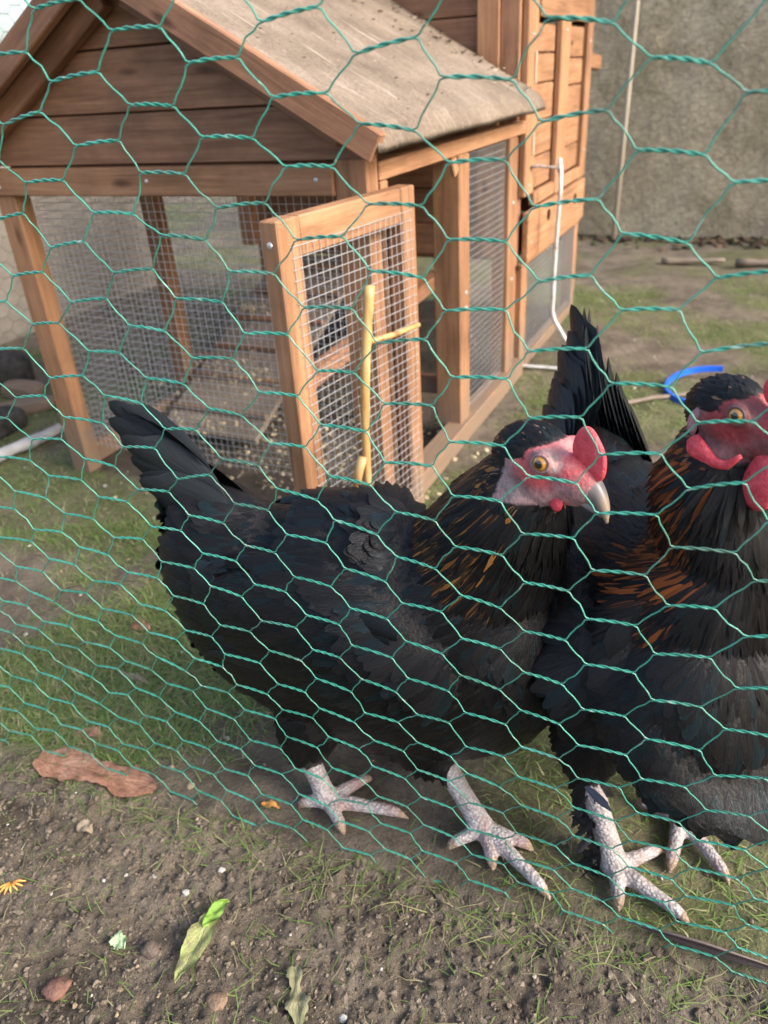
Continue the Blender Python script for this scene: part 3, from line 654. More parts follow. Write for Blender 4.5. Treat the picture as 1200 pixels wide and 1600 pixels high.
# ------------------------------------------------------------------ hens
def catmull(P, n):
    P = np.asarray(P, float); Q = np.vstack([2*P[0]-P[1], P, 2*P[-1]-P[-2]]); out = []
    for k in range(1, len(Q)-2):
        for s in range(n):
            t_ = s/n; a, b, c, d = Q[k-1], Q[k], Q[k+1], Q[k+2]
            out.append(.5*((2*b)+(-a+c)*t_+(2*a-5*b+4*c-d)*t_**2+(-a+3*b-3*c+d)*t_**3))
    out.append(P[-1]); return np.array(out)
def loft(bm, st, sides=24, n=5):
    """closed surface through stations (x,y,z,half width,half height)"""
    S = catmull(st, n); C = S[:, :3]; rw = np.maximum(S[:, 3], .0008); rh = np.maximum(S[:, 4], .0008); tg = np.gradient(C, axis=0); rings = []
    for k in range(len(S)):
        d = tg[k]/np.linalg.norm(tg[k]); lat = np.array([0, 1., 0]); lat = lat-d*(lat@d)
        if np.linalg.norm(lat) < .2: lat = np.array([1., 0, 0]); lat = lat-d*(lat@d)
        lat /= np.linalg.norm(lat); upv = np.cross(d, lat)
        rings.append([bm.verts.new(C[k]+lat*rw[k]*math.cos(a)+upv*rh[k]*math.sin(a)) for a in np.arange(sides)*2*math.pi/sides])
    for k in range(len(rings)-1):
        for q in range(sides):
            bm.faces.new((rings[k][q], rings[k][(q+1) % sides], rings[k+1][(q+1) % sides], rings[k+1][q]))
    bm.faces.new(rings[0][::-1]); bm.faces.new(rings[-1])
def limb(bm, pts, rad, sides=12, n=4):
    loft(bm, [(*p, r, r) for p, r in zip(pts, rad)], sides, n)
def ellip(bm, c, r, rot=None):
    res = bmesh.ops.create_uvsphere(bm, u_segments=20, v_segments=14, radius=1)
    for v in res['verts']:
        p = Vector((v.co.x*r[0], v.co.y*r[1], v.co.z*r[2])); v.co = (rot @ p if rot is not None else p)+Vector(c)

FR, FC = 6, 5                                                  # feather grid: rows along, columns across
_v = np.linspace(0, 1, FR); _prof = np.array([.35, .84, 1., 1., .90, .50]); _s = np.linspace(-1, 1, FC)
def feathers(P, T, N, L, Wd_, lift, curve, cen, edge, flat=False):
    """P base points, T directions, N normals, arrays; colours for the middle and edge"""
    n = len(P); N = N/np.linalg.norm(N, axis=1)[:, None]; T = T/np.linalg.norm(T, axis=1)[:, None]
    if flat: T = T-N*(N*T).sum(1)[:, None]+np.array([0, 0, -.25])*(1-np.abs(N[:, 2:]))
    T -= N*(N*T).sum(1)[:, None]*(1 if flat else 0); T /= np.linalg.norm(T, axis=1)[:, None]; N = N-T*(N*T).sum(1)[:, None]; N /= np.linalg.norm(N, axis=1)[:, None]; B = np.cross(N, T)
    V = np.zeros((n, FR, FC, 3)); 
    for r in range(FR):
        for c in range(FC):
            v, s = _v[r], _s[c]; tipround = -.16*(abs(s)**2)*(r == FR-1)-.06*s*s*(r == FR-2)
            V[:, r, c] = P + T*(L*(v+tipround))[:, None] + B*(Wd_*.5*_prof[r]*s)[:, None] + N*(lift*(.25+v) - curve*L*v*v - .18*Wd_*s*s*_prof[r])[:, None]
    base = np.arange(FR*FC).reshape(FR, FC); q = np.stack([base[:-1, :-1], base[1:, :-1], base[1:, 1:], base[:-1, 1:]], -1).reshape(-1, 4)
    F = (q[None]+(np.arange(n)*FR*FC)[:, None, None]).reshape(-1, 4)
    w = (np.abs(_s)**2.5)[None, None, :, None]*np.ones((1, FR, 1, 1)); C = cen[:, None, None, :]*(1-w)+edge[:, None, None, :]*w
    UV = np.zeros((n, FR, FC, 2)); UV[..., 0] = _v[None, :, None]; UV[..., 1] = (_s[None, None, :]+1)/2+rng.random(n)[:, None, None]*7
    global LASTN
    S = np.broadcast_to(_s[None, None, :, None], (n, FR, FC, 1)); LASTN = (N[:, None, None, :]*1.0 + B[:, None, None, :]*S*.26 + T[:, None, None, :]*(_v[None, :, None, None]-.4)*.22)
    LASTN = (LASTN/np.linalg.norm(LASTN, axis=-1, keepdims=True)).reshape(-1, 3)
    return V.reshape(-1, 3), F, C.reshape(-1, 3), UV.reshape(-1, 2)

def clamp_fence(V, loc, rot):
    """plumage pressed against the wire stays behind it"""
    c, s = math.cos(rot), math.sin(rot); W = np.c_[V[:, 0]*c-V[:, 1]*s+loc[0], V[:, 0]*s+V[:, 1]*c+loc[1]]-FA[:2]
    u = W @ FE[:2]; d = W @ FN[:2]; w = V[:, 2]; bul = .012*np.sin(u*5.1+.4)*np.sin(w*6+.3)+.004*np.sin(u*13+w*9)
    dm_ = math.tan(LEAN)*w+.6*bul+.0035; push = np.maximum(0, dm_-d+.25*np.maximum(0, .012-(d-dm_))*(d > dm_))
    n2 = FN[:2]; lx_, ly_ = n2[0]*c+n2[1]*s, -n2[0]*s+n2[1]*c; V = V.copy(); V[:, 0] += push*lx_; V[:, 1] += push*ly_; return V
def make_hen(spec):
    hen = empty('hen', spec['loc'], spec['rot']); tag(hen, spec['label'], 'hen', 'hens pressed against the wire')
    hm = Matrix.Translation(Vector(spec['head'])) @ Matrix.Rotation(spec['yaw'], 4, 'Z') @ Matrix.Rotation(spec['pitch'], 4, 'Y') @ Matrix.Rotation(spec.get('tilt', 0), 4, 'X')
    hs = spec['hscale']; hr = hm.to_3x3(); hl = lambda x, y, z: hm @ Vector((x*hs, y*hs, z*hs))
    hinv = np.array(hm.inverted())
    bm = bmesh.new()
    loft(bm, spec['torso'], 28, 6); loft(bm, spec['neck'], 22, 5)
    ellip(bm, hl(-.001, 0, -.002), (.0225*hs, .0170*hs, .0172*hs), hr); ellip(bm, hl(.018, 0, -.004), (.0200*hs, .0108*hs, .0130*hs), hr); ellip(bm, hl(.004, 0, -.010), (.020*hs, .0145*hs, .0130*hs), hr)
    for s in (-1, 1):
        w = spec['wing']; ellip(bm, (w[0], s*w[1], w[2]), (w[3], .024, w[4]), Euler((s*R(8), R(w[5]), s*R(4))).to_matrix())
        ellip(bm, hl(.0120, s*.0120, .0050), (.0072*hs, .0034*hs, .0062*hs), hr)          # brow round the eye
    for lg in spec['legs']:
        limb(bm, lg['thigh'], lg['tr'], 16, 5); limb(bm, lg['shank'], lg['sr'], 12, 4)
        ft = np.array(lg['shank'][-1])
        for tip in lg['toes']:
            tip = np.array(tip); m = ft*.5+tip*.5; m[2] = max(.010, m[2]+.004); L = np.linalg.norm(tip-ft)
            limb(bm, [ft, ft*.72+tip*.28+np.array([0, 0, .004]), m, ft*.2+tip*.8+np.array([0, 0, .004]), ft*.08+tip*.92, tip+np.array([0, 0, -.004])], [.0088, .0078, .0066, .0058, .0036, .0009], 9, 3)
    me = bpy.data.meshes.new('body'); bmesh.ops.recalc_face_normals(bm, faces=bm.faces[:]); bm.to_mesh(me); bm.free()
    tmp = bpy.data.objects.new('tmp', me); col.objects.link(tmp); md = tmp.modifiers.new('r', 'REMESH'); md.mode = 'VOXEL'; md.voxel_size = .0024; md.use_smooth_shade = True
    dg = bpy.context.evaluated_depsgraph_get(); dg.update(); me2 = bpy.data.meshes.new_from_object(tmp.evaluated_get(dg)); bpy.data.objects.remove(tmp)
    bm = bmesh.new(); bm.from_mesh(me2); hi = [v for v in bm.verts if v.co.z > .085 and (Vector(v.co)-Vector(spec['head'])).length > .035*hs/1.3]
    for _ in range(8): bmesh.ops.smooth_vert(bm, verts=hi, factor=.5, use_axis_x=True, use_axis_y=True, use_axis_z=True)
    hi = [v for v in hi if v.co.z > .125 and (Vector(v.co)-Vector(spec['head'])).length > .062]
    for _ in range(45): bmesh.ops.smooth_vert(bm, verts=hi, factor=.5, use_axis_x=True, use_axis_y=True, use_axis_z=True)
    lo = [v for v in bm.verts if v.co.z <= .085]
    bmesh.ops.smooth_vert(bm, verts=lo, factor=.5, use_axis_x=True, use_axis_y=True, use_axis_z=True)
    bm.to_mesh(me2); bm.free(); me2.name = 'body'
    n = len(me2.vertices); V = np.empty(n*3, np.float32); me2.vertices.foreach_get('co', V); V = V.reshape(-1, 3).astype(float); Nn = np.empty(n*3, np.float32); me2.vertices.foreach_get('normal', Nn); Nn = Nn.reshape(-1, 3).astype(float)
    V = clamp_fence(V, spec['loc'], spec['rot']); me2.vertices.foreach_set('co', V.astype(np.float32).ravel()); me2.update()
    # --- colours and zones
    hloc = (np.c_[V, np.ones(n)] @ hinv.T)[:, :3]/hs
    face = (np.linalg.norm(hloc/np.array([1, 1, 1.]), axis=1) < .046) & (hloc[:, 0] > -.006) & (hloc[:, 2] < .0135-.35*np.abs(hloc[:, 0]-.016)) & (hloc[:, 2] > -.0185+.0*hloc[:, 0]) & ~((hloc[:, 0] < .004) & (hloc[:, 2] > .004))
    thz = spec['skin_z']; leg = np.zeros(n, bool)
    for lg in spec['legs']:
        a = np.array(lg['shank'][0]); dd = np.linalg.norm(V[:, :2]-a[:2], axis=1); leg |= (V[:, 2] < lg['cut']) & (dd < .2)
    cols_ = np.tile(np.array([.012, .0105, .010]), (n, 1))
    nz1 = fbm(hloc[:, 0]*1000+50, hloc[:, 2]*1000+hloc[:, 1]*400+80, .13, 3, 61)[:, None]; nz2 = fbm(hloc[:, 0]*1000+9, hloc[:, 2]*1000+hloc[:, 1]*500+33, .09, 3, 71)[:, None]
    red, pink, grey = np.array([.50, .085, .09]), np.array([.46, .27, .265]), np.array([.17, .14, .145])
    fcol = grey + (pink-grey)*np.clip((nz1-.40)*3.2, 0, 1)
    eye_d = np.linalg.norm(hloc[:, [0, 2]]-np.array([.013, .0055]), axis=1)[:, None]
    redm = np.clip(np.exp(-((eye_d-.010)/.0055)**2)*.9*np.clip((nz2-.3)*4, 0, 1) + np.clip((hloc[:, :1]-.018)/.008, 0, 1)*.75*np.clip((nz2-.25)*3, 0.25, 1), 0, 1)
    redm = np.clip(redm+spec.get('extra_red', 0), 0, 1); fcol = fcol*(1-redm)+red*redm; fcol = fcol*spec['face_tone']
    cols_[face] = fcol[face]
    ln = fbm(V[:, 0]*1000, V[:, 1]*1000+V[:, 2]*900, .15, 3, 41)[:, None]; lc = np.array([.42, .385, .38])*(.62+.7*ln)*spec['leg_tone']
    pk = np.array([.37, .24, .225])*spec['leg_tone']; pm = np.clip((fbm(V[:, 0]*1000, V[:, 1]*1000, .06, 2, 43)[:, None]-.5)*3, 0, .8); lc = lc*(1-pm)+pk*pm
    cols_[leg] = lc[leg]
    for lg in spec['legs']:
        for tip in lg['toes']:
            m = np.linalg.norm(V-np.array(tip), axis=1) < .012; cols_[m & leg] = np.array([.34, .25, .18])*spec['leg_tone']
    setcol(me2, cols_); body = link('body', me2, M['skin'], hen); me2.materials.append(M['legskin'])
    pv = np.array([p.vertices[0] for p in me2.polygons]); me2.polygons.foreach_set('material_index', leg[pv].astype(np.int32))
    # --- plumage
    tri = np.array([p.vertices[:] for p in me2.polygons if len(p.vertices) == 4]); ctr = V[tri].mean(1); nrm = Nn[tri].mean(1); nrm /= np.linalg.norm(nrm, axis=1)[:, None]
    ok = ~(face[tri].any(1) | leg[tri].any(1)); ctr = ctr[ok]; nrm = nrm[ok]
    nk = np.array([s[:3] for s in spec['neck']]); nlen = len(nk)
    hd = np.array(spec['head'])
    # flow: towards the tail and a little down on the trunk, down the neck on the neck
    segd = np.stack([np.linalg.norm(ctr-(nk[2]*(1-f)+nk[-1]*f), axis=1) for f in np.linspace(0, 1, 8)], 1).min(1)
    hdist = np.linalg.norm(ctr-hd, axis=1)
    neckw = 1/(1+np.exp(-(ctr[:, 2]-spec['neck_z']-.35*(spec['neck_x']-ctr[:, 0]))/.016))*np.clip((ctr[:, 0]-spec['neck_x']+.10)/.05, 0, 1)
    axis_ = nk[2]-nk[-1]; axis_ /= np.linalg.norm(axis_)
    flow = np.tile(np.array([-1., 0, -.12]), (len(ctr), 1)); flow[:, 2] -= .9*np.clip((.16-ctr[:, 2])/.08, 0, 1)
    flow[:, 2] += np.clip((-ctr[:, 0]-.08)/.10, 0, 1)*(.75*(ctr[:, 2] > .20)-.2)
    flow[:, 2] -= 1.6*np.clip(nrm[:, 0], 0, 1)**1.2; flow[:, 2] -= .9*np.clip(-nrm[:, 0]-.45, 0, 1)*(ctr[:, 0] > -.10); flow[:, 2] -= .35*np.clip(np.abs(nrm[:, 1]), 0, 1)*np.clip(ctr[:, 0]/.06, 0, 1)
    nflow = axis_+np.array([-.30, 0, -.1])+np.array([-1.3, 0, 0])*np.clip(nrm[:, 2:3], 0, 1); hb = np.clip((.045-hdist)/.02, 0, 1)[:, None]
    hback = np.array(hr @ Vector((-1, 0, -.35))); flow = flow*(1-neckw)[:, None]+nflow*neckw[:, None]; flow = flow*(1-hb)+hback*hb
    flow += rng.normal(0, .07, flow.shape)
    ishead = hdist < .040*hs/1.3; isneck = (neckw > .45) & ~ishead
    thigh = np.zeros(len(ctr), bool)
    for lg in spec['legs']:
        k0 = np.array(lg['thigh'][-1]); thigh |= np.linalg.norm(ctr-k0, axis=1) < .05
    w = spec['wing']; isw = ((ctr[:, 0]-w[0])/(w[3]*1.02))**2+((ctr[:, 2]-w[2])/(w[4]*1.02))**2 < 1; isw &= np.abs(ctr[:, 1]) > .05; isw &= ~isneck
    dens = np.where(ishead, 5.0, np.where(isneck, 4.6, np.where(thigh, 2.2, 1.0))); pr = dens/dens.sum()
    idx = rng.choice(len(ctr), spec['n'], replace=False, p=pr)
    P, N_, T_ = ctr[idx], nrm[idx], flow[idx]; hdz = ishead[idx]; nkz = isneck[idx]; thz_ = thigh[idx] & ~nkz; wz = isw[idx]
    m = len(idx); jit = rng.uniform(.8, 1.25, m)
    L = np.where(hdz, .0085, np.where(nkz, .034, np.where(thz_, .024, np.where(wz, .042, .030))))*jit
    Wf = np.where(hdz, .0042, np.where(nkz, .0046, np.where(thz_, .011, np.where(wz, .022, .022))))*rng.uniform(.8, 1.2, m)
    fluff = np.clip((.15-P[:, 2])/.1, 0, 1)+np.clip((-P[:, 0]-.10)/.06, 0, 1)
    lift = np.where(hdz, .0008, np.where(nkz, .0016, 0.0010+.0012*fluff))*rng.uniform(.5, 1.7, m); cv = np.where(hdz | nkz, .04, .10)*rng.uniform(.5, 1.5, m)
    g = rng.uniform(.7, 1.35, m)[:, None]; cen = np.array([.0058, .0053, .0056])*g
    cool = rng.random(m) < np.where((P[:, 2] > .17) & ~nkz, .28, .08); cen[cool] = np.array([.0045, .0085, .0100])*g[cool]; warm = rng.random(m) < .2; cen[warm] = np.array([.0066, .0056, .0052])*g[warm]
    edge = cen*rng.uniform(.9, 1.9, m)[:, None]
    gz2 = spec['gold'](P, N_, rng); gm = gz2 > rng.random(m); 
    gc = np.array(spec['gold_col'])*rng.uniform(.5, 1.45, m)[:, None]; gm &= (nkz | hdz | spec.get('gold_any', False)); edge[gm] = gc[gm]; half = gm & (rng.random(m) < spec['gold_full']); cen[half] = gc[half]*.75
    pale_ = hdz & (rng.random(m) < .07); edge[pale_] = (.20, .12, .07); cen[pale_] = (.14, .08, .05); L[pale_] *= .7; Wf[pale_] *= .5
    FV, FF, FCc, FU = feathers(P, T_, N_, L, Wf, lift, cv, cen, edge, True)
    pl_ = link('plumage', npmesh('plumage', clamp_fence(FV, spec['loc'], spec['rot']), FF, True, FCc, FU, LASTN), M['feather'], hen); pl_['kind'] = 'stuff'
    for (p0, p1, nb_) in spec.get('boots', []):
        p0 = np.array(p0); p1 = np.array(p1); f = rng.random(nb_)[:, None]; P = p0*(1-f)+p1*f+rng.normal(0, .0045, (nb_, 3)); T_ = np.array([-.35, -.25, -.75])+rng.normal(0, .22, (nb_, 3)); N_ = np.array([.3, -.8, .3])+rng.normal(0, .35, (nb_, 3))
        g = rng.uniform(.6, 1.6, nb_)[:, None]; cen = np.array([.030, .026, .026])*g; FV, FF, FCc, FU = feathers(P, T_, N_, rng.uniform(.018, .034, nb_), rng.uniform(.006, .011, nb_), np.full(nb_, .002), np.full(nb_, .1), cen, cen*1.2)
        FV[:, 2] = np.maximum(FV[:, 2], .003); bo = link('leg_feathers', npmesh('leg_feathers', clamp_fence(FV, spec['loc'], spec['rot']), FF, True, FCc, FU), M['feather'], hen); bo['kind'] = 'stuff'
    # --- long wing feathers each side
    for s in (-1, 1):
        nb = 11; f = np.linspace(0, 1, nb); P = np.stack([w[0]+.075-.12*f*.6, s*(w[1]+.020-.004*f), w[2]+.030-.062*f], 1)
        ang = R(4)-f*R(13); T_ = np.stack([-np.cos(ang), -s*(.10+.06*(1-f)), np.sin(ang)+.0*f], 1); N_ = np.stack([0*f, s*np.ones(nb), .25-.3*f], 1)
        L = np.array([.115+.035*math.sin(q*math.pi*.8) for q in f]); Wf = np.full(nb, .026); g = rng.uniform(.7, 1.4, nb)[:, None]
        cen = np.array([.0085, .0095, .0105])*g; edge = cen*1.3
        if s == -1: cen[6] = (.03, .075, .085); edge[6] = (.022, .05, .06)
        FV, FF, FCc, FU = feathers(P, T_, N_, L, Wf, np.full(nb, .004), np.full(nb, .05), cen, edge)
        wo_ = link('wing', npmesh('wing', clamp_fence(FV, spec['loc'], spec['rot']), FF, True, FCc, FU), M['feather'], hen)
    # --- tail feathers, each its own piece
    tb = np.array(spec['tail_base']); nt = spec.get('tail_n', 14)
    for k in range(nt):
        sd = -1 if k % 2 else 1; q = (k//2)/(nt/2-1); a = spec['tail_pitch']-q*R(spec['tail_fan'])+rnd.gauss(0, R(2)); spread = sd*(R(2)+q*R(spec['tail_spread'])); wb = spec.get('tail_base_w', .014)
        d = np.array([-math.cos(a)*math.cos(spread), math.sin(spread), math.sin(a)]); p = tb+np.array([.03*q-.012, sd*(.004+wb*q), .012-.030*q])
        nn = np.array([.15*math.sin(a), sd*1., .22-.1*q]); Lk = spec['tail_len']*(1-spec.get('tail_step', .22)*q+rnd.uniform(-.05, .05)); g = rnd.uniform(.7, 1.4); c = np.array([[.009, .0105, .0115]])*g
        FV, FF, FCc, FU = feathers(p[None], d[None], nn[None], np.array([Lk]), np.array([spec.get('tail_w', .040)]), np.array([.001]), np.array([rnd.uniform(-.02, .10)]), c, c*1.25)
        link('tail_feather', npmesh('tail_feather', FV, FF, True, FCc, FU), M['feather'], hen)
    # --- beak
    up_pts = [(.027, .0, -.003), (.0325, 0, -.004), (.0374, 0, -.0072), (.0412, 0, -.0116), (.0436, 0, -.0165)]; up_w = [.0068, .0058, .0042, .0024, .0005]; up_h = [.0080, .0064, .0046, .0027, .0006]
    def beak(name, pts, ws, hs_, cA, cB):
        bm = bmesh.new(); loft(bm, [(*p, a, b) for p, a, b in zip(pts, ws, hs_)], 14, 4); 
        for v in bm.verts: v.co = hl(*v.co)
        bmesh.ops.recalc_face_normals(bm, faces=bm.faces[:]); me = bpy.data.meshes.new(name); bm.to_mesh(me); bm.free(); me.polygons.foreach_set('use_smooth', [True]*len(me.polygons))
        co = np.array([hm.inverted() @ v.co for v in me.vertices])/hs; f = np.clip((co[:, 0]-.028)/.017, 0, 1)[:, None]; c = np.array(cA)*(1-f)+np.array(cB)*f
        mid = np.exp(-((f-.55)/.22)**2); c = c*(1-.75*mid)+np.array([.06, .068, .085])*.75*mid; setcol(me, c); return link(name, me, M['beak'], hen)
    beak('upper_beak', up_pts, up_w, up_h, spec['beak_a'], (.27, .205, .135)); beak('lower_beak', [(.023, 0, -.0075), (.029, 0, -.0092), (.0350, 0, -.0118), (.0405, 0, -.0148)], [.0068, .0058, .0040, .0007], [.0036, .0032, .0023, .0005], (.20, .15, .135), (.24, .19, .14))
    # nostril flap / cere as a warm ridge at the beak base belongs to the comb
    # --- eyes: eyeball with iris and pupil, and a lid ring
    for s in (-1, 1):
        bm = bmesh.new(); bmesh.ops.create_uvsphere(bm, u_segments=28, v_segments=18, radius=.0046*hs)
        me = bpy.data.meshes.new('eye'); q = hr @ Vector((.22, s*1., .10)).normalized(); rot = Vector((0, 0, 1)).rotation_difference(q).to_matrix(); c0_ = hl(.0128, s*.0122, .0055)
        cc = []
        for v in bm.verts:
            a = math.acos(max(-1, min(1, v.co.z/(.0046*hs)))); cc.append((.006, .005, .005) if a < .46 else ((.40, .185, .022) if a < .80 else ((.24, .10, .014) if a < .98 else (.035, .02, .02)))); v.co = rot @ v.co + c0_
        bm.to_mesh(me); bm.free(); me.polygons.foreach_set('use_smooth', [True]*len(me.polygons)); setcol(me, cc); link('eye', me, M['eye'], hen)
        T = Tubes(); pts = []
        for k in range(21):
            a = 2*math.pi*k/20; p = rot @ Vector((math.cos(a)*.0044*hs, math.sin(a)*.0039*hs, .0024*hs)); pts.append(np.array(p+c0_))
        T.add(pts, .0008*hs, 6, False); lid = T.mesh('eyelid'); setcol(lid, np.tile(np.array([[.30, .17, .165]])*spec['face_tone'], (len(lid.vertices), 1))); link('eyelid', lid, M['skin'], hen)
    # --- comb: thin serrated blade with rounded edge
    outl = spec['comb']; no = len(outl); cx_ = np.mean(outl, 0); V = []; F = []
    lay = [(-.0018, .72), (-.0014, .93), (0, 1.0), (.0014, .93), (.0018, .72)]
    for (y, k) in lay:
        for (a, b) in outl: V.append(hl(cx_[0]+(a-cx_[0])*k, y, cx_[1]+(b-cx_[1])*k))
    for l in range(4):
        for q in range(no): a = l*no+q; b = l*no+(q+1) % no; F.append((a, b, b+no, a+no))
    V += [hl(cx_[0], -.0022, cx_[1]), hl(cx_[0], .0022, cx_[1])]
    for q in range(no): F.append((q, 5*no, (q+1) % no)); F.append((4*no+q, 4*no+(q+1) % no, 5*no+1))
    me = pymesh('comb', V, F, True); bm = bmesh.new(); bm.from_mesh(me); bmesh.ops.recalc_face_normals(bm, faces=bm.faces[:]); bm.to_mesh(me); bm.free()
    cb = link('comb', me, M['comb'], hen); sb = cb.modifiers.new('s', 'SUBSURF'); sb.levels = sb.render_levels = 2
    # --- wattles and ear lobes
    for s in (-1, 1):
        for (nm, pts, ra, mat, yo) in spec['wattles']:
            bm = bmesh.new(); loft(bm, [(p[0], s*(yo+p[1]), p[2], a, b) for p, (a, b) in zip(pts, ra)], 14, 5)
            for v in bm.verts: v.co = hl(*v.co)
            bmesh.ops.recalc_face_normals(bm, faces=bm.faces[:]); me = bpy.data.meshes.new(nm); bm.to_mesh(me); bm.free(); me.polygons.foreach_set('use_smooth', [True]*len(me.polygons))
            if mat == 'skin': setcol(me, np.tile(np.array([[.62, .34, .36]])*spec['face_tone'], (len(me.vertices), 1)))
            link(nm, me, M[mat], hen)
    return hen

def to_local(loc, rot):
    m = (Matrix.Translation(Vector(loc)) @ Matrix.Rotation(rot, 4, 'Z')).inverted(); return lambda u, d, z=0.: tuple(m @ Vector(fenceP(u, d, z)))
# first hen, standing along the fence
O1 = fenceP(.445, .101); r1 = F_ROT+R(0); f1 = to_local(O1, r1)
def legspec(f, hip, knee, hock, foot, toes, cut, sr=.0112, tr=(.036, .032, .020, .0115)):
    ft = f(foot[0], foot[1], .010); hk = f(*hock)
    mid = tuple(np.array(ft)*.5+np.array(hk)*.5)
    up2 = tuple(np.array(hk)*.8+np.array(f(*knee))*.2)
    return dict(thigh=[f(*hip), f(*knee), up2, hk], tr=list(tr), shank=[up2, hk, mid, ft], sr=[sr*1.15, sr*1.12, sr*.92, sr*1.1], toes=[f(a, b, .0045) for a, b in toes], cut=cut)
legsA = legspec(f1, (.40, .075, .14), (.385, .060, .095), (.378, .052, .058), (.402, .040), [(.431, .088), (.484, .053), (.430, .014), (.372, .030)], .058)
legsB = legspec(f1, (.49, .085, .16), (.495, .075, .105), (.512, .078, .068), (.560, .057), [(.530, .030), (.634, .010), (.609, .055), (.578, .022)], .070)
spec1 = dict(loc=O1, rot=r1, label='black hen with gold-flecked neck and small comb facing right in the middle', head=f1(.5915, .075, .4065), yaw=R(-30), pitch=R(4), tilt=R(-2), hscale=1.5,
    torso=[(-.190, 0, .318, .012, .014), (-.172, 0, .300, .034, .042), (-.145, 0, .254, .058, .088), (-.100, 0, .214, .072, .122), (-.045, 0, .202, .079, .136), (.015, 0, .198, .080, .140), (.075, 0, .209, .079, .126), (.120, 0, .235, .074, .098), (.150, 0, .255, .056, .070), (.168, 0, .262, .022, .030)],
    neck=[(.020, 0, .200, .030, .040), (.048, 0, .228, .060, .074), (.082, 0, .256, .073, .080), (.102, -.002, .290, .066, .068), (.118, -.010, .330, .052, .054), (.130, -.017, .362, .041, .043), (.138, -.022, .388, .030, .031), (.143, -.024, .402, .019, .020)],
    wing=(-.020, .068, .238, .125, .060, 10), legs=[legsA, legsB], skin_z=.06, neck_z=.318, neck_x=.085, n=11500,
    gold=lambda P, N, g: np.clip((P[:, 2]-.265)/.03, 0, 1)*np.clip((.142-P[:, 0])/.03, 0, 1)*np.clip((.43-P[:, 2])/.02, .3, 1)*.60, gold_col=(.29, .125, .030), gold_full=.10,
    tail_base=(-.145, 0, .318), tail_pitch=R(38), tail_fan=14, tail_spread=5, tail_len=.118, tail_w=.046, face_tone=1.0, leg_tone=1.0, beak_a=(.30, .20, .18),
    comb=[(.035, .000), (.0385, .003), (.0385, .009), (.037, .015), (.034, .0185), (.0305, .0225), (.027, .0250), (.0232, .0248), (.0205, .0215), (.0192, .0165), (.0185, .012), (.021, .007), (.027, .003)],
    wattles=[('wattle', [(.020, 0, -.0105), (.0205, .0005, -.0135), (.020, .0005, -.0165), (.0195, 0, -.0185)], [(.0012, .003), (.002, .0036), (.0017, .003), (.0005, .001)], 'comb', .0072),
             ('ear_lobe', [(-.0055, 0, -.004), (-.0065, .001, -.008), (-.0060, .001, -.012), (-.0050, 0, -.015)], [(.0012, .002), (.0018, .0036), (.0016, .0032), (.0006, .001)], 'skin', .0140)])
make_hen(spec1)
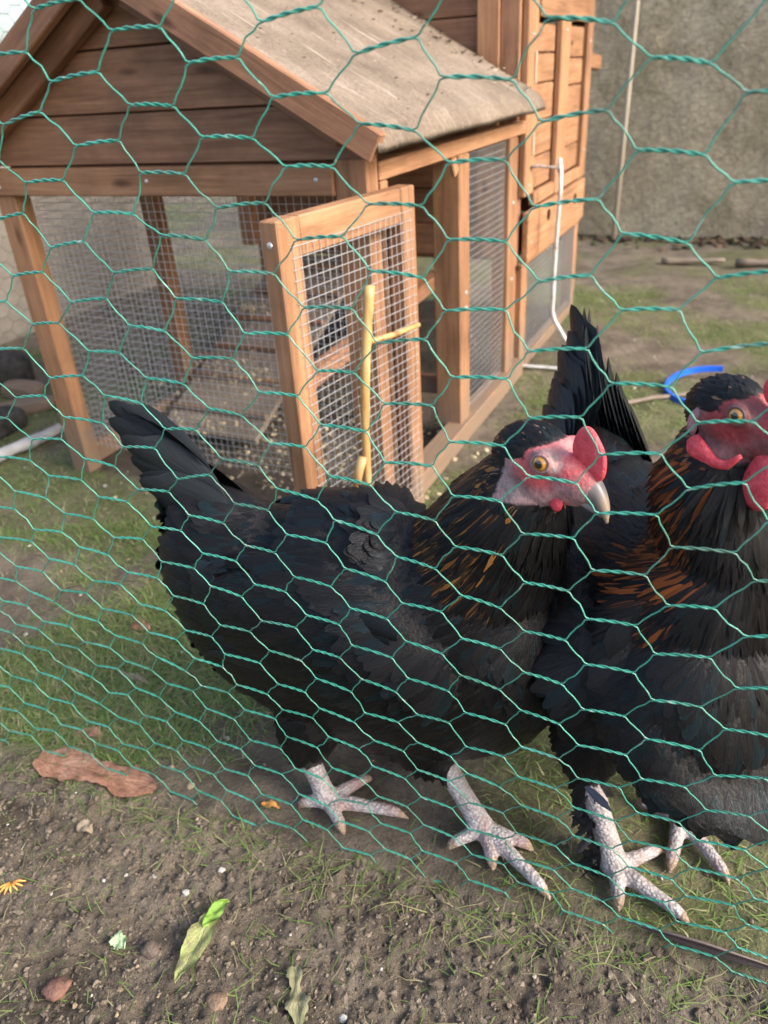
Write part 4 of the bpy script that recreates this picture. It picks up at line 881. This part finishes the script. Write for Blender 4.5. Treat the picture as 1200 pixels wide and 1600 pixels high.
# second hen, breast to the wire, head turned to the right
O2 = fenceP(.682, .150); r2 = F_ROT-R(64); f2 = to_local(O2, r2)
legsC = legspec(f2, (.655, .125, .16), (.648, .105, .125), (.645, .098, .085), (.683, .054), [(.722, .093), (.750, .025), (.690, .018), (.655, .062)], .078, .0118, (.036, .032, .024, .016))
legsD = legspec(f2, (.735, .165, .16), (.735, .165, .120), (.730, .160, .080), (.735, .128), [(.729, .070), (.781, .075), (.775, .146), (.692, .140)], .072, .0118)
H2 = f2(.714, .085, .449)
spec2 = dict(loc=O2, rot=r2, label='black hen with rust-red hackles and long red wattles at the right edge', head=H2, yaw=R(22), pitch=R(4), tilt=R(0), hscale=1.32,
    torso=[(-.205, 0, .322, .014, .016), (-.182, 0, .300, .038, .044), (-.150, 0, .265, .062, .078), (-.100, 0, .232, .082, .108), (-.040, 0, .232, .090, .108), (.020, 0, .234, .090, .106), (.070, 0, .238, .084, .100), (.108, 0, .240, .076, .098), (.130, 0, .255, .055, .070), (.145, 0, .262, .022, .030)],
    neck=[(.000, 0, .210, .030, .040), (.028, 0, .235, .062, .074), (.056, 0, .262, .076, .078), (.068, .006, .300, .060, .062), (.070, .012, .345, .046, .048), (H2[0]*.9+.002, H2[1]*.85, .385, .037, .040), (H2[0]*.95, H2[1]*.95, .418, .030, .032), (H2[0]-.002, H2[1], .432, .024, .024)],
    wing=(-.030, .080, .245, .130, .062, 8), boots=[(f2(.648, .092, .082), f2(.672, .050, .020), 46), (f2(.738, .165, .085), f2(.748, .150, .05), 20)], legs=[legsC, legsD], skin_z=.075, neck_z=.318, neck_x=.06, n=11500,
    gold=lambda P, N, g: np.clip((P[:, 2]-.285)/.05, 0, 1)*np.clip((-N[:, 1]-.55)/.2, 0, 1)*np.clip((.435-P[:, 2])/.02, 0, 1)*np.clip((P[:, 0]-.0)/.05, 0, 1)*.85, gold_col=(.22, .060, .014), gold_full=.45,
    tail_base=(-.165, 0, .318), tail_pitch=R(58), tail_fan=16, tail_spread=-8, tail_len=.128, tail_w=.054, tail_n=22, tail_base_w=.048, tail_step=.42, face_tone=.52, extra_red=.3, leg_tone=.75, beak_a=(.34, .28, .26),
    comb=[(.032, .003), (.038, .006), (.041, .013), (.040, .021), (.037, .018), (.034, .028), (.031, .022), (.027, .033), (.023, .024), (.018, .031), (.014, .022), (.012, .017), (.015, .011), (.020, .009), (.026, .006)],
    wattles=[('wattle', [(.028, 0, -.010), (.029, .002, -.019), (.029, .003, -.029), (.028, .002, -.036), (.027, 0, -.040)], [(.002, .005), (.003, .008), (.0032, .0095), (.0026, .007), (.0006, .001)], 'comb', .005),
             ('face_lappet', [(-.005, .001, -.0135), (-.001, .0025, -.0165), (.004, .002, -.0185), (.010, .001, -.0200), (.016, 0, -.0185), (.021, -.002, -.012)], [(.0024, .0042), (.0030, .0062), (.0026, .0050), (.0020, .0030), (.0018, .0022), (.0010, .0012)], 'comb', .0165),
             ('ear_lobe', [(-.0065, 0, .001), (-.0085, .001, -.004), (-.0085, .001, -.010), (-.0075, 0, -.014)], [(.0012, .002), (.0018, .0028), (.0018, .0028), (.0006, .001)], 'skin', .0150)])
make_hen(spec2)

# ------------------------------------------------------------------ leaves, feather and other small things on the ground
def gzf(x, y): return float(ground_z(np.array([x]), np.array([y]))[0])
def leaf(name, a, b, width, mat, label, cat='leaf', outline=None, curl=.2, lift=.004, rag=.12, seed=1, thick=.0006):
    """dry or fresh leaf lying from a to b on the ground; ragged outline, folded along its midrib"""
    r_ = random.Random(seed); a = np.array([*a, 0.]); b = np.array([*b, 0.]); d = b-a; L = np.linalg.norm(d); d /= L; s = np.array([-d[1], d[0], 0]); n = 22; m = 8; V = []; UV = []; F = []
    prof = outline or (lambda f: math.sin(math.pi*min(1, f*.96+.03))**.75)
    jl = [1+r_.uniform(-rag, rag) for _ in range(n+1)]; jr = [1+r_.uniform(-rag, rag) for _ in range(n+1)]
    for side in (0, 1):
        for i in range(n+1):
            f = i/n
            for j in range(m+1):
                q = j/m*2-1; w_ = width/2*prof(f)*(jl[i] if q < 0 else jr[i]); p = a+d*(L*f)+s*(w_*q)
                z = gzf(p[0], p[1])*.5+lift+abs(q)*w_*curl+.0012*math.sin(f*9+seed)+.0009*math.sin(q*4+f*13+seed)+.006*curl*math.sin(f*math.pi)
                V.append((p[0], p[1], z+(thick if side == 0 else 0))); UV.append((f, j/m))
        o = side*(n+1)*(m+1)
        for i in range(n):
            for j in range(m):
                k = o+i*(m+1)+j; fc = (k, k+1, k+m+2, k+m+1); F.append(fc[::-1] if side == 0 else fc)
    o = link(name, pymesh(name, V, F, True, None, UV), M[mat]); tag(o, label, cat); return o
leaf('dead_leaf', (-.405, .622), (-.262, .570), .052, 'brown_leaf', 'large curled brown leaf at the foot of the fence on the left', 'leaf', lambda f: (.75+.25*math.sin(f*9))*math.sin(math.pi*min(1, f*.9+.08))**.55, .12, .005, .16, 3)
leaf('dead_leaf', (-.372, .655), (-.340, .652), .018, 'brown_leaf', 'small reddish leaf just behind the large brown leaf', 'leaf', None, .2, .005, .15, 8)
gl = leaf('green_leaf', (-.172, .430), (-.199, .366), .021, 'green_leaf', 'long yellowing green leaf with a bright tip lying on the soil', 'leaf', lambda f: math.sin(math.pi*min(1, f*.93+.07))**.8, .35, .006, .06, 5)
leaf('fresh_tip', (-.164, .436), (-.182, .409), .013, 'bright_leaf', None, None, None, .3, .0095, .1, 6)
ft_ = bpy.data.objects['fresh_tip']; ft_.parent = gl; ft_['label'] = 'bright green fresh end of the leaf'
leaf('dead_leaf', (-.101, .374), (-.092, .322), .021, 'grey_leaf', 'grey-green withered leaf at the bottom edge of the picture', 'leaf', lambda f: (.7+.3*math.cos(f*10))*math.sin(math.pi*min(1, f*.9+.1))**.5, .15, .004, .2, 9)
leaf('leaf_scrap', (-.263, .412), (-.250, .399), .013, 'pale_leaf', 'small pale green torn leaf scrap left of the long leaf', 'leaf', None, .3, .005, .3, 12)
leaf('dead_leaf', (-.331, .531), (-.314, .521), .014, 'tan_leaf', 'small tan leaf on the dark soil below the brown leaf', 'leaf', None, .3, .005, .2, 14)
leaf('leaf_scrap', (-.146, .543), (-.127, .539), .008, 'orange_leaf', 'small orange leaf scrap behind the wire near the left foot', 'leaf', None, .2, .004, .2, 15)
leaf('leaf_scrap', (-.306, .735), (-.352, .760), .010, 'tan_leaf', 'pale tan leaf strip on the grass behind the wire', 'leaf', None, .2, .006, .2, 18)
leaf('dead_leaf', (-.36, .86), (-.33, .845), .02, 'brown_leaf', 'pinkish brown leaf on the grass below the hen tail', 'leaf', None, .2, .005, .2, 19)
# cypress sprig: orange frond at the left edge
sp = empty('cypress_sprig', (-.376, .470, .006)); tag(sp, 'tiny orange fan-shaped sprig at the left edge of the soil', 'sprig'); T = Tubes()
for k in range(7):
    a = R(-70)+R(23)*k; T.add([(0, 0, 0), (.008*math.cos(a-1.2), .008*math.sin(a-1.2), .002), (.015*math.cos(a-1.2), .013*math.sin(a-1.2), .001)], [.0010, .0013, .0005], 5)
link('frond', T.mesh('frond'), M['orange_leaf'], sp)
# moulted feather by the fence on the right
mf = empty('moulted_feather', (.195, .386, .006)); tag(mf, 'dark moulted feather lying along the fence at lower right', 'feather')
d_ = np.array([.10, -.046, 0.]); d_ /= np.linalg.norm(d_)
FV, FF, FCc, FU = feathers(np.array([[0, 0, .002]]), d_[None], np.array([[0, 0, 1.]]), np.array([.12]), np.array([.0075]), np.array([.002]), np.array([.01]), np.array([[.035, .025, .024]]), np.array([[.03, .022, .02]]))
link('vane', npmesh('vane', FV, FF, True, FCc, FU), M['feather'], mf); T = Tubes(); T.add([np.array([-.01, .004, .004]), d_*.05+np.array([0, 0, .0075]), d_*.11+np.array([0, 0, .006])], [.0013, .0011, .0004], 6)
sh = T.mesh('quill'); setcol(sh, np.tile([[.16, .12, .11]], (len(sh.vertices), 1))); link('quill', sh, M['attr'], mf)
# loose blue-black feather hanging in front of the right hen
lf = empty('loose_feather', fenceP(.652, .012, .155)); tag(lf, 'blue-grey loose feather stuck between the two hens', 'feather')
FV, FF, FCc, FU = feathers(np.array([[0, 0, 0.]]), np.array([[.022, 0, -.03]]), np.array([[-.1, -1, .2]]), np.array([.040]), np.array([.007]), np.array([.001]), np.array([.03]), np.array([[.07, .085, .14]]), np.array([[.05, .06, .10]]))
link('vane', npmesh('vane', FV, FF, True, FCc, FU), M['feather'], lf)

# ---- soil crumbs, pebbles and chips: too many to count
ico = bmesh.new(); bmesh.ops.create_icosphere(ico, subdivisions=1, radius=1); IV = np.array([v.co[:] for v in ico.verts]); IF = np.array([[v.index for v in f.verts] for f in ico.faces]); ico.free()
def crumbs(name, n, gen, label, cat):
    V = []; F = []; C = []; b = 0
    for k in range(n):
        x, y, r, c = gen(k); z = gzf_fast(x, y); q = IV*(1+rng.uniform(-.5, .5, (len(IV), 1)))*np.array([r*rng.uniform(.7, 1.3), r*rng.uniform(.7, 1.3), r*rng.uniform(.5, .95)]); a = rng.uniform(0, 6.3)
        q = np.c_[q[:, 0]*math.cos(a)-q[:, 1]*math.sin(a), q[:, 0]*math.sin(a)+q[:, 1]*math.cos(a), q[:, 2]]+np.array([x, y, z-r*.05]); V.append(q); F.append(IF+b); C.append(np.tile(c, (len(IV), 1))); b += len(IV)
    o = link(name, npmesh(name, np.concatenate(V), np.concatenate(F), False, np.concatenate(C)), M['crumb']); tag(o, label, cat, None, 'stuff'); return o
_cache = {}
def prep(XY): 
    Zs = ground_z(XY[:, 0], XY[:, 1]); return Zs
def scatter(n, box_, front=None):
    out = []
    while len(out) < n:
        q = rng.uniform([box_[0], box_[1]], [box_[2], box_[3]], (n*2, 2)); d = (q[:, 0]-FA[0])*FN[0]+(q[:, 1]-FA[1])*FN[1]
        if front is True: q = q[d < -.005]
        elif front is False: q = q[d > .01]
        out += q.tolist()
    return np.array(out[:n])
XY = np.vstack([scatter(10500, (-.55, .26, .42, .72), True), scatter(900, (-.7, .3, .5, 1.1), False)]); ZZ = prep(XY)
def gzf_fast(x, y): return gzf_fast.z
def gen_soil(k):
    gzf_fast.z = ZZ[k]; fr = k < 10500; r = abs(rng.normal(0, 1))*.0010+.0007
    if rng.random() < .02: r *= 2.2
    g = rng.uniform(.5, 1.5); c = np.array([.135, .110, .086])*g
    if rng.random() < .05: c = np.array([.19, .155, .122])*g
    return XY[k, 0], XY[k, 1], min(r, .008)*(1 if fr else .8), c
crumbs('soil_crumbs', len(XY), gen_soil, 'loose crumbs of dark earth scattered over the ground', 'soil')
XY = np.array([coopP(rnd.uniform(-.3, 2.2), 2.47-abs(rnd.gauss(0, .07)))[:2] for _ in range(520)]); ZZ = prep(XY)
def gen_lit(k):
    gzf_fast.z = ZZ[k]+.002; c = np.array(rnd.choice([(.045, .034, .026), (.07, .05, .035), (.12, .085, .055), (.05, .055, .03)]))*rng.uniform(.6, 1.3); return XY[k, 0], XY[k, 1], rng.uniform(.006, .020), c
crumbs('wall_litter', len(XY), gen_lit, 'dark rotting leaf litter along the foot of the back wall', 'litter')
XY = np.vstack([scatter(80, (-.5, .26, .42, .7), True), scatter(260, (-.8, .4, .9, 2.4), False)]); ZZ = prep(XY)
def gen_chip(k):
    gzf_fast.z = ZZ[k]+.0012; c = np.array(rnd.choice([(.55, .50, .43), (.62, .6, .56), (.38, .29, .2), (.45, .36, .22), (.30, .22, .17)]))*rng.uniform(.6, 1.05); far = .85 if k < 80 else 1.5
    return XY[k, 0], XY[k, 1], rng.uniform(.0010, .0026)*far, c
crumbs('pale_chips', len(XY), gen_chip, 'tiny pale stones and chips strewn over the ground', 'chips')
# pebbles that stand out singly
for (px, py, r, c, lab) in [(-.228, .399, .0075, (.12, .095, .08), 'round dark pebble on the soil left of the long leaf'), (-.163, .352, .008, (.20, .14, .10), 'reddish brown pebble near the bottom edge'), (-.178, .474, .0032, (.42, .40, .37), 'small white stone among grass blades on the soil'), (-.060, .336, .0034, (.45, .45, .44), 'small white stone at the bottom edge beside the withered leaf'), (-.208, .453, .0033, (.42, .40, .37), 'small white stone above the long leaf'), (-.298, .368, .0095, (.17, .095, .075), 'reddish earth lump near the lower left corner')]:
    bm = bmesh.new(); bmesh.ops.create_icosphere(bm, subdivisions=3, radius=r)
    for v in bm.verts: n = 1+.75*(float(fbm(np.array(v.co.x/r*1.2+px*40), np.array(v.co.y/r*1.2+v.co.z/r), 1.2, 3, 4))-.5); v.co = Vector((v.co.x*n*1.15, v.co.y*n, v.co.z*n*.75))
    me = bpy.data.meshes.new('pebble'); bm.to_mesh(me); bm.free(); me.polygons.foreach_set('use_smooth', [True]*len(me.polygons)); setcol(me, np.tile([c], (len(me.vertices), 1)))
    o = link('pebble', me, M['crumb'], None, Matrix.Translation((px, py, gzf(px, py)+r*.4))); tag(o, lab, 'pebble', 'pebbles on the soil')

# ---- grass: thin bent blades; worn turf behind the wire, a few strands on the soil in front
def blades(name, XY, L, Wb, lay, cols_, label):
    n = len(XY); z = ground_z(XY[:, 0], XY[:, 1]); a = rng.uniform(0, 2*math.pi, n); d = np.stack([np.cos(a), np.sin(a), np.zeros(n)], 1); s = np.stack([-np.sin(a), np.cos(a), np.zeros(n)], 1)
    V = np.zeros((n, 4, 2, 3)); el = lay
    for r in range(4):
        f = r/3; ang = el*(1-.55*f); h = L*f; off = d*(np.cos(ang)*h)[:, None]; zz = np.sin(ang)*h; wv = Wb*(1-.85*f)
        side_b = s*(rng.normal(0, .12, n)*L*f*f)[:, None]
        for q in (0, 1):
            V[:, r, q] = np.c_[XY, z-.001]+off+side_b+s*((q-.5)*wv)[:, None]; V[:, r, q, 2] += zz+.0006
    b = np.arange(8).reshape(4, 2); q = np.stack([b[:-1, 0], b[:-1, 1], b[1:, 1], b[1:, 0]], -1); F = (q[None]+(np.arange(n)*8)[:, None, None]).reshape(-1, 4)
    C = np.repeat(cols_[:, None, :], 8, 1).reshape(-1, 3); o = link(name, npmesh(name, V.reshape(-1, 3), F, True, C), M['grass']); tag(o, label, 'grass', None, 'stuff'); return o
GREENS = np.array([(.11, .18, .045), (.16, .24, .065), (.21, .26, .09), (.27, .26, .13), (.31, .27, .16)])
def gcol(n, w): i = rng.choice(5, n, p=w); return GREENS[i]*rng.uniform(.7, 1.25, (n, 1))
q = scatter(190000, (-1.0, .36, 1.3, 2.6), False); dd = (q[:, 0]-FA[0])*FN[0]+(q[:, 1]-FA[1])*FN[1]; gg = grassiness(q[:, 0], q[:, 1], dd)
lxx = (q[:, 0]-CK[0])*CX[0]+(q[:, 1]-CK[1])*CX[1]; lyy = (q[:, 0]-CK[0])*CY[0]+(q[:, 1]-CK[1])*CY[1]; ins = (lxx > -.68) & (lxx < .0) & (lyy > .0) & (lyy < 1.35)
q2 = scatter(60000, (-.85, .60, -.10, 1.15), False); keep = (rng.random(len(q)) < gg*.55+.03) & ~ins; q = q[keep]
dd = (q2[:, 0]-FA[0])*FN[0]+(q2[:, 1]-FA[1])*FN[1]; q2 = q2[rng.random(len(q2)) < grassiness(q2[:, 0], q2[:, 1], dd)*.8]; q = np.vstack([q, q2]); n = len(q)
blades('grass', q, rng.uniform(.008, .026, n), rng.uniform(.0010, .0019, n), rng.uniform(.15, 1.0, n), gcol(n, [.24, .30, .22, .14, .10]), 'short worn grass growing in patches inside the run')
q = np.vstack([scatter(900, (-.52, .26, .40, .70), True)]); e_ = fenceP(0, 0); tt = rng.uniform(-.02, .9, 900); q = np.vstack([q, np.array([fenceP(u, -.022+rng.normal(0, .012))[:2] for u in tt])]); n = len(q)
blades('loose_grass', q, rng.uniform(.010, .038, n), rng.uniform(.0008, .0016, n), rng.uniform(.02, .5, n), gcol(n, [.28, .30, .18, .12, .12]), 'scattered thin grass strands on the soil before the fence')
